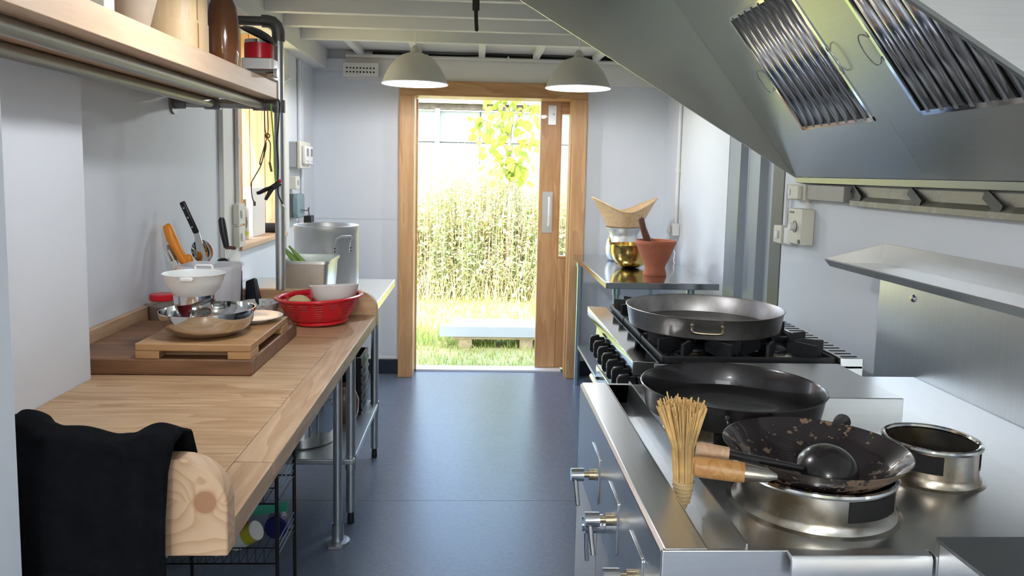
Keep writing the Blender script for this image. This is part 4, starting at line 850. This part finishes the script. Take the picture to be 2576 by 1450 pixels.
for k, y in enumerate((1.705, 1.475, 1.255)):      # gas taps on square plates
    tpk = part('tap_plate', MB().prism(rounded(y-.055, y+.055, .715, .825, .006, 3), 'x', .2835, .2865), STEELY, wr, bevel=.0008)
    part('tap_stem', MB().cyl((.2835,y,.765), (.270,y,.765), .0125, 16).cyl((.270,y,.765), (.257,y,.765), .0065, 12), NUTB, tpk)
    part('tap_body', MB().cyl((.258,y,.765), (.229,y,.765), .0150, 20), CHROME, tpk)
    part('tap_lever', MB().tube([(.240,y,.755),(.241,y-.012,.735),(.243,y-.032,.705)], [.006,.0055,.005], 10), CHROME, tpk)
lv = part('drain_valve', MB().cyl((.286,1.580,.706), (.245,1.58,.706), .020, 20).cyl((.245,1.58,.706), (.238,1.58,.706), .016, 18), CHROME, wr); part('valve_lever', MB().tube([(.250,1.58,.69),(.250,1.578,.66),(.252,1.575,.625)], [.005,.0045,.0045], 8), CHROME, lv)
# raised block next to the range, bottom right
rbk = thing('steel_plinth', 'raised steel box beside the wok range at the bottom right corner', 'plinth', (.95, .90, 0))
part('body', MB().box(.697, XR-.0075, .55, 1.062, .0, .925), STEELX, rbk, bevel=.003); part('top_sheet', MB().box(.694, XR-.0075, .55, 1.066, .9255, .931), metal('dark_worn_steel', (.20,.21,.235), .42, 'x', rv=.08), rbk, bevel=.001)
part('joint_strip', MB().box(.697, 1.09, 1.062, 1.086, .30, .90), STEELX, rbk)

# wok with its wooden handle
wc3 = Vector((.612, 1.303, .985)); wo = thing('wok', 'seasoned black wok with a wooden handle on the front burner ring', 'wok', (wc3.x, wc3.y, .90))
def dome(r, d, th, n=12):
    Rs = (r*r+d*d)/(2*d); am = math.asin(min(1, r/Rs)); out = [(Rs*sin(am*i/n), Rs-Rs*cos(am*i/n)-d) for i in range(n+1)]
    return out + [(a-th*.9 if a > th else a, b+th*(1 if i else .2)) for i, (a, b) in enumerate(out[::-1])]
wp_ = dome(.160, .078, .0018, 16); wp_[0] = (0, -.078); wp_[-1] = (0, -.076)
part('pan', MB().lathe(wp_, tuple(wc3), 80), WOKM, wo)
dv = Vector((.361-.475, 1.195-1.155, 0)).normalized(); hb = Vector((.484, 1.163, .984))
part('ferrule', MB().tube([hb - dv*.004, hb+dv*.012, hb+dv*.048], [.004,.011,.0155], 14), STEELD, wo)
part('handle', MB().tube([hb+dv*.046, hb+dv*.056, hb+dv*.10, hb+dv*.124, hb+dv*.128], [.0155,.0170,.0172,.0168,.012], 16), WTURN, wo)
ev = Vector((.738-.600, 1.46-1.303, 0)).normalized()
part('helper_ear', MB().lathe([(0,0),(.017,0),(.017,.004),(0,.004)], (0,0,0), 20).xf(Matrix.Translation(wc3+ev*.162+Vector((0,0,.002))) @ Matrix.Rotation(rad(90), 4, 'X')), IRONK, wo)
# ladle resting in the wok
ldl = thing('wok_ladle', 'black iron ladle with a pale wooden handle lying in the wok', 'ladle', (.58, 1.22, .93))
l0 = Vector((.376, 1.235, 1.002)); l1 = Vector((.428, 1.222, .998)); l2 = Vector((.556, 1.225, .972)); lc = Vector((.590, 1.222, .963))
part('handle', MB().tube([l0, l0.lerp(l1,.15), l0.lerp(l1,.5), l1], [.011,.0135,.0125,.0115], 14), WPALE, ldl)
part('shaft', MB().tube([l1, l1.lerp(l2,.5), l2], [.0075,.0065,.006], 10), IRONK, ldl)
lp = dome(.050, .030, .002, 10); lp[0] = (0, -.030); lp[-1] = (0, -.028)
part('bowl', MB().lathe(lp, (0,0,0), 40).xf(Matrix.Translation(lc+Vector((.014,.010,.010))) @ Matrix.Rotation(rad(208), 4, 'X') @ Matrix.Rotation(rad(8), 4, 'Y')), IRONK, ldl)
# bamboo brush standing in the gutter
bw = thing('bamboo_brush', 'bamboo wok brush with splayed bristles standing in the range gutter', 'brush', (.3885, 1.345, .848))
R4 = random.Random(3); bc0 = Vector((.3890, 1.345, .893)); br_ = MB(); tips = MB()
for i in range(260):
    a = R4.uniform(0, 2*pi); q = sqrt(R4.random()); r0 = .0165*q; r1 = (.040*q+.004)*(1+R4.gauss(0,.05)); h = .150+R4.gauss(0,.006)
    b0 = bc0+Vector((r0*cos(a), r0*sin(a), 0)); b1 = bc0+Vector((r0*cos(a)*1.25-.004, r0*sin(a)*1.25, h*.5)); b2 = bc0+Vector((r1*cos(a)-.009, r1*sin(a), h))
    w_ = R4.uniform(.0011, .0023); (tips if False else br_).tube([b0, b1, b2], [w_, w_, w_*.9], 4)
part('bristles', br_, STRAW, bw, fix=False)['kind'] = 'stuff'
bnd = part('binding', MB().tube([(.3885,1.345,.8485),(.3885,1.345,.862),(.389,1.345,.885),(.389,1.345,.902)], [.008,.012,.0172,.0188], 18), BIND, bw)
for k in range(6): part('cord_turn', MB().torus((.3888,1.345,.862+.0075*k), .0125+.0012*k, .0022, 28, 6), BIND, bnd)
# large black pan on the rear burner, large grey pan on the stove
def paella(name, label, c, r, h, m, hang, tilt=(0,0,0), hm=None):
    t = thing(name, label, 'pan', c)
    part('pan', MB().lathe([(0,0),(r-.022,0),(r-.014,.004),(r-.004,h-.004),(r,h),(r-.003,h+.001),(r-.007,h-.004),(r-.017,.007),(r-.024,.0035),(0,.003)], c, 88), m, t)
    for a in hang:
        ca, sa = cos(rad(a)), sin(rad(a)); f_ = lambda d, w, z: (c[0]+(r-.006+d)*ca-sa*w, c[1]+(r-.006+d)*sa+ca*w, c[2]+z)
        hd = part('handle', MB().tube(sm_path([f_(0,-.045,h*.72), f_(.016,-.045,h*.62), f_(.024,-.036,h*.45), f_(.024,.036,h*.45), f_(.016,.045,h*.62), f_(0,.045,h*.72)], 5), .0052, 10), hm or m, t)
        for w in (-.045, .045): part('rivet', MB().ball(f_(.003,w,h*.72), .0075, 12, 8), hm or m, hd)
    t.rotation_euler = tilt; return t
paella('black_pan', 'large shallow black iron pan on the rear burner ring of the wok range', (.585, 1.674, .9325), .205, .058, IRONK, (-98, 82))
HANDM = metal('worn_bronze_steel', (.40,.33,.24), .3, 'n')
paella('grey_pan', 'large shallow grey steel pan on the far stove grates', (.768, 2.510, .9585), .260, .066, IRONG, (-104, 76), hm=HANDM)

# six burner stove
sv = thing('gas_stove', 'six-burner gas stove with black grates behind the wok range', 'stove', (.82, 2.66, 0))
SA, SB = 2.205, 3.135
part('body', MB().box(.535, 1.148, SA, SB, .12, .868), STEELX, sv, bevel=.003)
part('top_lip', MB().prism([(.470,.910),(.548,.906),(.548,.868),(.474,.868),(.470,.874)], 'y', SA, SB), STEELM, sv, bevel=.0015)
part('hob_well', MB().box(.548, 1.148, SA+.002, SB-.002, .868, .892), BLACKM, sv, bevel=.002)
part('side_cheek', MB().box(.535, 1.165, SA-.004, SA, .60, .902), STEELX, sv, bevel=.001)
part('control_panel', MB().prism([(.512,.868),(.502,.700),(.54,.700),(.54,.868)], 'y', SA+.004, SB-.004), metal('dark_control_panel', (.30,.32,.31), .25, 'y'), sv, bevel=.001)
od = part('oven_door', MB().box(.508, .535, SA+.03, SB-.03, .22, .67), STEELM, sv, bevel=.004); part('door_bar', MB().cyl((.480,SA+.10,.64), (.480,SB-.10,.64), .010, 12).cyl((.48,SA+.14,.64), (.51,SA+.14,.64), .007, 8).cyl((.48,SB-.14,.64), (.51,SB-.14,.64), .007, 8), CHROME, od)
for x in (.60, 1.10):
    for y in (SA+.06, SB-.06): part('leg', MB().cyl((x,y,0), (x,y,.12), .022, 14), STEELX, sv)
fv = part('flue_strip', MB().box(1.095, 1.165, SA-.004, SB, .893, .926), STEELY, sv, bevel=.002)
for i in range(24): part('slot_shade', MB().box(1.105, 1.155, SA+.012+.038*i, SA+.022+.038*i, .9255, .9268), GAPSHADE, fv)  # dark strips stand in for the shade inside the flue slots
for i in range(7):
    y = 2.335+.097*i; kb = part('knob', MB().cyl((.505,y,.800), (.484,y,.800), .027, 20), BLACKP, sv)
    part('knob_grip', MB().prism([(.486,.764),(.456,.768),(.450,.776),(.450,.822),(.456,.832),(.486,.836)], 'y', y-.010, y+.010), BLACKP, kb, bevel=.003)
    part('knob_mark', MB().box(.4485, .4505, y-.0012, y+.0012, .805, .822), WHITEP, kb)
GH = .9575
for s in range(3):           # three cast grates, two burners each
    ya = SA+.016+.304*s; yb_ = ya+.292; gx0, gx1 = .566, 1.085
    gr = part('grate', MB().bar((gx0,ya,.912), (gx1,ya,.912), .012, .020).bar((gx0,yb_,.912), (gx1,yb_,.912), .012, .020).bar((gx0,ya,.912), (gx0,yb_,.912), .012, .020).bar((gx1,ya,.912), (gx1,yb_,.912), .012, .020).bar(((gx0+gx1)/2,ya,.912), ((gx0+gx1)/2,yb_,.912), .012, .020), BLACKM, sv, bevel=.002)
    for bx in ((gx0*3+gx1)/4, (gx0+gx1*3)/4):
        by = (ya+yb_)/2; hw = (gx1-gx0)/4
        def fin(a, b):       # upright finger with a sloping inner end
            a = Vector(a); b = Vector(b); d = (b-a).normalized(); n = Vector((-d.y, d.x, 0))*.0045; e = b-a; L_ = e.length
            pts = [(0,.905),(L_,.920),(L_,GH-.010),(L_*.72,GH),(0,GH)]
            vs = [a+d*p+n+Vector((0,0,z)) for p, z in pts]+[a+d*p-n+Vector((0,0,z)) for p, z in pts]
            return MB().add(vs, [(0,1,2,3,4),(9,8,7,6,5)]+[(i,(i+1) % 5,(i+1) % 5+5,i+5) for i in range(5)])
        for (ax, ay, bx2, by2) in ((bx-hw,by-.07,bx-.055,by-.025),(bx-hw,by+.07,bx-.055,by+.025),(bx+hw,by-.07,bx+.055,by-.025),(bx+hw,by+.07,bx+.055,by+.025),(bx-.075,ya,bx-.022,by-.06),(bx+.075,ya,bx+.022,by-.06),(bx-.075,yb_,bx-.022,by+.06),(bx+.075,yb_,bx+.022,by+.06)):
            part('finger', fin((ax,ay,0), (bx2,by2,0)), BLACKM, gr)
        bu = part('burner', MB().lathe([(0,.892),(.062,.892),(.060,.898),(.046,.904),(.046,.910),(0,.910)], (bx,by,0), 32), STEELD, sv)
        part('burner_cap', MB().lathe([(0,.922),(.030,.922),(.042,.918),(.044,.912),(0,.912)], (bx,by,0), 28), BLACKM, bu)
        part('spill_ring', MB().torus((bx,by,.894), .082, .004, 40, 6), STEELM, bu)

# steel side table and what stands on it
TY0, TY1 = 3.905, 5.250
ta = thing('steel_side_table', 'polished steel side table in the corner right of the door', 'table', (.97, 4.58, 0))
part('table_top', MB().box(.676, 1.272, TY0, TY1, WT-.034, WT), metal('polished_table_steel', (.56,.57,.57), .12, 'x', rv=.05, bmp=.02), ta, bevel=.003)
LEGM = metal('bluish_galvanised_leg', (.40,.50,.53), .3, 'z')
for x, y in ((.712,5.17),(.745,3.975),(1.14,3.975),(1.20,5.17)): l = part('leg', MB().cyl((x,y,.0), (x,y,WT-.034), .0175, 16), LEGM, ta); part('collar', MB().cyl((x,y,WT-.075), (x,y,WT-.034), .022, 16), LEGM, l)
part('undershelf', MB().box(.71, 1.24, 3.97, 5.19, .26, .28), GALV, ta, bevel=.003)
mc = (1.003, 4.222, WT+.0005); 
single('clay_mortar', MB().lathe([(0,0),(.064,0),(.066,.006),(.063,.020),(.056,.040),(.058,.055),(.078,.095),(.098,.145),(.106,.170),(.113,.176),(.114,.190),(.111,.196),(.104,.196),(.099,.180),(.085,.130),(.060,.075),(.03,.055),(0,.05)], mc, 56), CLAY, 'tall terracotta mortar with a flared rim on the steel side table', 'mortar', mc)
single('pestle', MB().tube([(.905,4.200,1.222),(.909,4.201,1.214),(.925,4.206,1.165),(.952,4.214,1.10),(1.00,4.228,.985),(1.003,4.229,.975)], [.012,.019,.0175,.021,.026,.018], 16), WPEST, 'dark wooden pestle leaning in the terracotta mortar', 'pestle', (.99, 4.225, .96))
bz = (.930, 4.560, WT+.0005); bp_ = thing('brass_wok', 'round brass pan with upright ring handles behind the terracotta mortar', 'pan', bz)
part('pan', MB().lathe([(0,0),(.05,.003),(.085,.02),(.110,.055),(.120,.10),(.121,.138),(.124,.142),(.119,.142),(.1175,.10),(.107,.057),(.083,.023),(.05,.007),(0,.004)], bz, 60), BRASS, bp_)
for s in (-1, 1): part('ring_handle', MB().tube(sm_path([(bz[0]+s*.119,bz[1]-.020,bz[2]+.135),(bz[0]+s*.126,bz[1]-.016,bz[2]+.165),(bz[0]+s*.128,bz[1],bz[2]+.178),(bz[0]+s*.126,bz[1]+.016,bz[2]+.165),(bz[0]+s*.119,bz[1]+.020,bz[2]+.135)], 4), .0045, 8), BRASS, bp_)
az_ = (.955, 4.925, WT+.0005)
single('rice_pot', MB().lathe([(0,0),(.085,0),(.100,.010),(.112,.045),(.113,.085),(.104,.130),(.092,.155),(.090,.170),(.104,.195),(.118,.214),(.119,.217),(.115,.217),(.100,.197),(.086,.171),(.088,.153),(.100,.128),(.109,.085),(.108,.047),(.096,.013),(0,.004)], az_, 60), ALU, 'aluminium rice pot with a flared neck under the bamboo basket', 'pot', az_)
bkz = az_[2]+.2175
def bask(off):
    def fn(u, v):
        a = 2*pi*u; sad = abs(cos(a))**2.0; top = .100+.088*sad; r = (.106+.085*v*(.45+.55*sad))-off; ry = (.106+.050*v)-off
        return (az_[0]+r*cos(a)*(1+.10*v*sad), az_[1]+ry*sin(a), bkz+.001+top*v+off*.6*(v == 0))
    return fn
bs_ = thing('rice_basket', 'woven bamboo rice steaming basket with curled ends on the aluminium pot', 'basket', (az_[0], az_[1], bkz))
part('weave', MB().grid(bask(0), 64, 16), BAMBW, bs_, solid=.0035, fix=False); part('floor', MB().lathe([(0,.001),(.105,.001),(.105,.004),(0,.004)], (az_[0],az_[1],bkz), 40), BAMBW, bs_)
part('rim', MB().tube([bask(0)(i/64, 1.0) for i in range(64)], .0048, 8, closed=True), BAMB, bs_)
# right wall electrics
single('right_conduit', MB().cyl((XR-.013,5.00,1.145), (XR-.013,5.00,2.28), .011, 12).cyl((XR-.013,5.00,1.48), (XR-.013,5.00,1.505), .016, 12), WHITEP, 'white vertical conduit on the right wall above the side table', 'conduit', (XR-.013, 5.0, 1.145))
so_ = thing('wall_socket', 'white wall socket with a plug above the side table', 'socket', (XR, 5.0, 1.06)); part('back_box', MB().box(XR-.045, XR-.001, 4.945, 5.055, 1.065, 1.145), WHITEP, so_, bevel=.004); part('plug', MB().ball((XR-.056,5.005,1.10), (.016,.022,.028), 14, 10), WHITEP, so_); part('plug_lead', MB().tube(sm_path([(XR-.06,5.0,1.075),(XR-.05,4.95,1.0),(XR-.04,4.90,.96),(XR-.055,4.85,.93),(XR-.065,4.8,.90),(XR-.045,4.6,.6)]), .0035, 6), WHITEP, so_)
is_ = thing('isolator_switch', 'cream isolator switch under the corner of the hood', 'switch', (XR, 3.04, 1.37)); part('back_box', MB().box(XR-.045, XR-.001, 2.965, 3.13, 1.370, 1.433), OFFW, is_, bevel=.004); part('cover', MB().box(XR-.062, XR-.045, 2.985, 3.06, 1.374, 1.430), OFFW, is_, bevel=.004); part('rocker', MB().box(XR-.055, XR-.045, 3.085, 3.105, 1.39, 1.415), WHITEP, is_, bevel=.002)
rg = thing('fan_controller', 'tall cream fan speed controller with a dial on the right wall', 'controller', (XR, 3.02, 1.19)); part('case', MB().box(XR-.052, XR-.001, 2.955, 3.090, 1.195, 1.337), OFFW, rg, bevel=.003); part('dial', MB().cyl((XR-.052,3.02,1.265), (XR-.076,3.02,1.265), .0155, 24), WHITEP, rg); part('dial_scale', MB().torus((0,0,0), .022, .0018, 28, 6).xf(Matrix.Translation((XR-.0525,3.02,1.265)) @ Matrix.Rotation(rad(90), 4, 'Y')), CORRD, rg)
part('nameplate', MB().box(XR-.0535, XR-.052, 3.035, 3.075, 1.318, 1.325), CORRD, rg); part('indicator', MB().box(XR-.055, XR-.052, 2.965, 2.982, 1.200, 1.216), CORRD, rg, bevel=.001)
ls = thing('double_switch', 'pair of pale switch boxes on the edge of the right wall', 'switch', (XR, 3.20, 1.16)); part('near_box', MB().box(XR-.030, XR-.001, 3.105, 3.185, 1.180, 1.252), WHITEP, ls, bevel=.006); part('far_box', MB().box(XR-.038, XR-.001, 3.187, 3.275, 1.178, 1.256), OFFW, ls, bevel=.006); part('rocker', MB().box(XR-.046, XR-.038, 3.215, 3.245, 1.20, 1.235), WHITEP, ls, bevel=.002)
single('short_conduit', MB().cyl((XR-.014,3.00,1.3375), (XR-.014,3.00,1.3695), .009, 10), WHITEP, 'short white conduit between the fan controller and the isolator switch', 'conduit', (XR-.014, 3.0, 1.338))
single('short_conduit', MB().cyl((XR-.014,3.20,1.258), (XR-.014,3.20,1.433), .008, 10), WHITEP, 'thin white conduit rising from the pair of switch boxes to the hood', 'conduit', (XR-.014, 3.2, 1.258))
single('cable_trunking', MB().box(XR-.040, XR-.001, 2.650, 2.950, 1.376, 1.433), plain('grey_trunking', (.27,.26,.255), .45, metal=.3), 'grey steel trunking between the isolator switch and the hood channel', 'trunking', (XR-.02, 2.8, 1.376), bevel=.002)
dc = thing('hood_channel', 'grease-stained steel channel on the wall beneath the hood', 'channel', (XR, 2.0, 1.36))
GREASE = speck('greasy_galvanised', (.24,.23,.19), (.40,.39,.34), .50, 9.0, .5, .7, 0, .1)
part('back_plate', MB().prism([(XR-.002,1.365),(XR-.030,1.368),(XR-.030,1.385),(XR-.010,1.400),(XR-.010,1.433),(XR-.002,1.433)], 'y', 1.37, 2.625), GREASE, dc)
for y in (2.59, 2.235, 1.885, 1.53): part('slot_shade_bar', MB().bar((XR-.014,y+.05,1.430), (XR-.026,y-.035,1.388), .030, .006, (1,0,0)), BLACKM, dc)  # dark bars stand in for the shaded slots of the channel
# backsplash and the wall shelf
bsp = thing('backsplash', 'brushed steel splashback sheet behind the ranges', 'splashback', (XR, 1.5, .78)); part('sheet', MB().box(XR-.006, XR-.0005, .55, 2.430, .80, 1.250), STEELZ, bsp)
for y, z in ((2.235,1.105),): part('screw', MB().lathe([(0,.006),(.009,.005),(.012,0),(0,0)], (0,0,0), 16).xf(Matrix.Translation((XR-.006,y,z)) @ Matrix.Rotation(rad(-90), 4, 'Y')), CHROME, bsp)
ws_ = thing('steel_wall_shelf', 'narrow steel wall shelf with angled ends above the splashback', 'shelf', (1.24, 1.7, 1.18))
SHS = metal('shelf_steel', (.50,.51,.52), .28, 'y')
part('shelf_plate', MB().box(1.145, XR-.007, .60, 2.418, 1.186, 1.190), SHS, ws_); part('back_upstand', MB().box(XR-.010, XR-.007, .60, 2.418, 1.190, 1.254), SHS, ws_)
part('front_edge', MB().prism([(1.130,1.203),(1.145,1.186),(1.149,1.180),(1.146,1.178),(1.127,1.200)], 'y', .60, 2.418), STEELY, ws_)
part('end_plate', MB().prism([(1.130,1.203),(1.145,1.188),(XR-.007,1.188),(XR-.007,1.254)], 'y', 2.415, 2.418), STEELX, ws_)

# extractor hood with two baffle filters
HY0, HY1 = 1.358, 3.080
hd = thing('extractor_hood', 'large sloping stainless extractor hood over the ranges', 'hood', (.7, 2.2, 1.44))
HZ = ZC-.004
def xz(X): return 1.461+(1.300-X)*.5846
plate = [(XR-.006,1.440),(1.300,1.461),(.055,xz(.055)),(.040,xz(.040)+.02),(.040,HZ),(XR-.006,HZ)]
part('end_plate', MB().prism(plate, 'y', HY1-.004, HY1), STEELH, hd); part('end_plate', MB().prism(plate, 'y', HY0, HY0+.004), metal('lit_plate_steel', (.92,.93,.94), .45, 'x', rv=.06), hd)  # near plate's colour is paler to carry the bright light it catches
part('edge_trim', MB().bar((1.300,HY1-.003,1.462), (.050,HY1-.003,xz(.050)+.002), .012, .008), STEELH, hd); part('edge_trim', MB().bar((1.300,HY0+.003,1.462), (.050,HY0+.003,xz(.050)+.002), .012, .008), STEELH, hd)
part('front_fascia', MB().box(.038, .042, HY0, HY1, xz(.040)+.02, HZ), STEELH, hd)
part('rear_lip', MB().prism([(1.296,1.462),(1.292,1.462),(1.296,1.440),(XR-.004,1.436),(XR-.004,1.440),(1.300,1.444)], 'y', HY0+.004, HY1-.004), STEELH, hd, bevel=.001)
sd = Vector((-.611, 0, .7917)); nv = Vector((-.7917, 0, -.611)); S0 = Vector((1.292, 0, 1.4635))
def sp_(u, y, out=0.0): return S0 + sd*u + nv*out + Vector((0, y, 0))
def slab(u0, u1, ya, yb_, th=.004, out=0.0):
    vs = [sp_(u0,ya,out), sp_(u1,ya,out), sp_(u1,yb_,out), sp_(u0,yb_,out), sp_(u0,ya,out-th), sp_(u1,ya,out-th), sp_(u1,yb_,out-th), sp_(u0,yb_,out-th)]
    return MB().add(vs, [(0,1,2,3),(7,6,5,4),(0,4,5,1),(1,5,6,2),(2,6,7,3),(3,7,4,0)])
FU0, FU1 = .212, .692; F = ((2.222, 2.722), (1.490, 1.990)); UM = 1.03
ya_, yb__ = HY0+.005, HY1-.005
SHP = metal('hood_panel_steel', (.52,.54,.53), .34, 'y', rv=.06, bmp=.03)
for (a, b, ys, ye) in ((0, FU0, ya_, 1.4895), (0, FU0, 1.4905, 2.150), (0, FU0, 2.151, yb__), (FU1, UM, ya_, yb__), (FU0, FU1, F[0][1], yb__), (FU0, FU1, F[1][1], F[0][0]), (FU0, FU1, ya_, F[1][0])):
    part('sloping_panel', slab(a, b, ys, ye), SHP, hd)
for (ya, yb_) in F:
    fl_ = part('filter_frame', MB(), STEELM, hd)
    m_ = MB(); w_ = .014
    for q in (slab(FU0, FU0+w_, ya, yb_, .02, .003), slab(FU1-w_, FU1, ya, yb_, .02, .003), slab(FU0, FU1, ya, ya+w_, .02, .003), slab(FU0, FU1, yb_-w_, yb_, .02, .003)): m_.add(q.v, q.f)
    COL.objects.unlink(fl_); bpy.data.objects.remove(fl_); fl_ = part('filter_frame', m_, STEELM, hd)
    part('filter_shade', slab(FU0, FU1, ya, yb_, .003, -.030), GAPSHADE, fl_)  # dark sheet puts in the shade behind the baffles
    n = 8; pitch = (yb_-ya-2*w_)/n
    for i in range(n):
        yc = ya+w_+pitch*(i+.5); pr = [(yc+pitch*.36*cos(t), .016*sin(t)) for t in [pi*k/8 for k in range(9)]]
        pr = [(yc+pitch*.36, -.014)]+pr+[(yc-pitch*.36, -.014)]
        vs = [sp_(FU0+w_*.5, p[0], p[1]-.012) for p in pr]+[sp_(FU1-w_*.5, p[0], p[1]-.012) for p in pr]; k = len(pr)
        part('baffle', MB().add(vs, [(j, j+1, k+j+1, k+j) for j in range(k-1)]), BAFFLE, fl_, solid=.001, fix=False)
    for ye, s in ((ya, -1), (yb_, 1)):
        pts = [sp_(.40, ye, .004), sp_(.385, ye+s*.010, .008), sp_(.385, ye+s*.026, .012), sp_(.41, ye+s*.036, .014), sp_(.45, ye+s*.036, .014), sp_(.475, ye+s*.026, .012), sp_(.475, ye+s*.010, .008), sp_(.46, ye, .004)]
        part('pull_ring', MB().tube(sm_path(pts, 3), .0016, 6), STEELM, fl_)

# pendant lamps
def lamp(x, y, zr, label, cz, k=1.0, tilt=(0,0,0)):
    t = thing('pendant_lamp', label, 'lamp', (x, y, zr), 'grey enamel pendant lamps')
    R_ = .184; prof = [(.030,.170),(.045,.168),(.075,.158),(.110,.132),(.145,.088),(.170,.040),(R_,.004),(R_+.002,0)]
    sh = part('shade', MB().lathe(prof+[(R_,-.001)], (x,y,zr), 56), LAMPG, t, fix=False)
    part('shade_lining', MB().lathe([(a-.0025,b-.0015) for a, b in prof[:-1]]+[(R_+.0015,-.0012)], (x,y,zr), 56), LAMPW, t, fix=False)
    part('rim', MB().torus((x,y,zr), R_+.001, .0028, 56, 6), LAMPW, t)
    part('lamp_holder', MB().lathe([(0,.215),(.010,.213),(.024,.198),(.030,.170),(.022,.13),(0,.13)], (x,y,zr), 24), LAMPG, t)
    part('cord', MB().cyl((x,y,zr+.21), (x,y,cz), .0028, 6), LAMPW, t)
    part('bulb', MB().lathe([(0,.130),(.014,.126),(.016,.10),(.028,.072),(.030,.055),(.022,.036),(0,.028)], (x,y,zr), 20), BULB, t)
    ld_ = bpy.data.lights.new('lamp_light', 'POINT'); ld_.energy = LAMP_W*k; ld_.shadow_soft_size = .035; ld_.color = (.98, .985, 1.0)
    lo = bpy.data.objects.new('lamp_light', ld_); COL.objects.link(lo); lo.parent = t; lo.location = (0, 0, .020)
    t.rotation_euler = tilt
    return t
lamp(-.358, 4.42, 1.940, 'grey pendant lamp with white inside left above the doorway', 2.299, .75)
lamp(.566, 4.42, 1.940, 'grey pendant lamp with white inside right above the doorway', 2.299, .50)
lamp(-.360, 1.80, 1.940, 'grey pendant lamp hanging over the near end of the worktop', 2.299, .52)
lamp(-.100, -.75, 1.940, 'added grey pendant lamp behind the viewer, unseen fill light', 2.299, 1.35)  # fill lamp added out of view to brighten the near surfaces
# small things overhead
vt = thing('wall_vent', 'perforated white vent box on the back wall left of the lamp', 'vent', (-.79, 5.30, 2.075)); part('case', MB().box(-.915, -.675, 5.300, 5.358, 2.078, 2.168), PAINTW, vt, bevel=.003)
for r_ in range(2):
    for k in range(9): part('hole_shade', MB().cyl((-.885+.0225*k,5.2985,2.105+.026*r_), (-.885+.0225*k,5.3005,2.105+.026*r_), .0058, 8), GAPSHADE, vt)  # dark discs painted for the shade in the vent's perforations
cpz = thing('overhead_conduit', 'white conduit pipe running along the top of the back wall', 'conduit', (.1, 5.335, 2.2)); part('pipe', MB().cyl((-.90,5.340,2.218), (1.30,5.340,2.218), .0125, 12), PAINTW, cpz)
for x in (-.35, .20, .62, 1.0): part('clip', MB().box(x-.006, x+.006, 5.325, 5.36, 2.200, 2.238), PAINTW, cpz, bevel=.002)
ht = thing('hanging_strap', 'black rubber strap hanging from a ceiling joist', 'strap', (-.015, 3.09, 2.0)); part('clasp', MB().box(-.029, -.001, 3.075, 3.090, 2.082, 2.200), BLACKP, ht, bevel=.004); part('strap', MB().tube([(-.015,3.083,2.086),(-.013,3.083,2.04),(-.011,3.083,2.010),(-.011,3.083,2.004)], [.0080,.0075,.0078,.005], 10), plain('dark_brown_rubber', (.022,.016,.014), .5), ht)
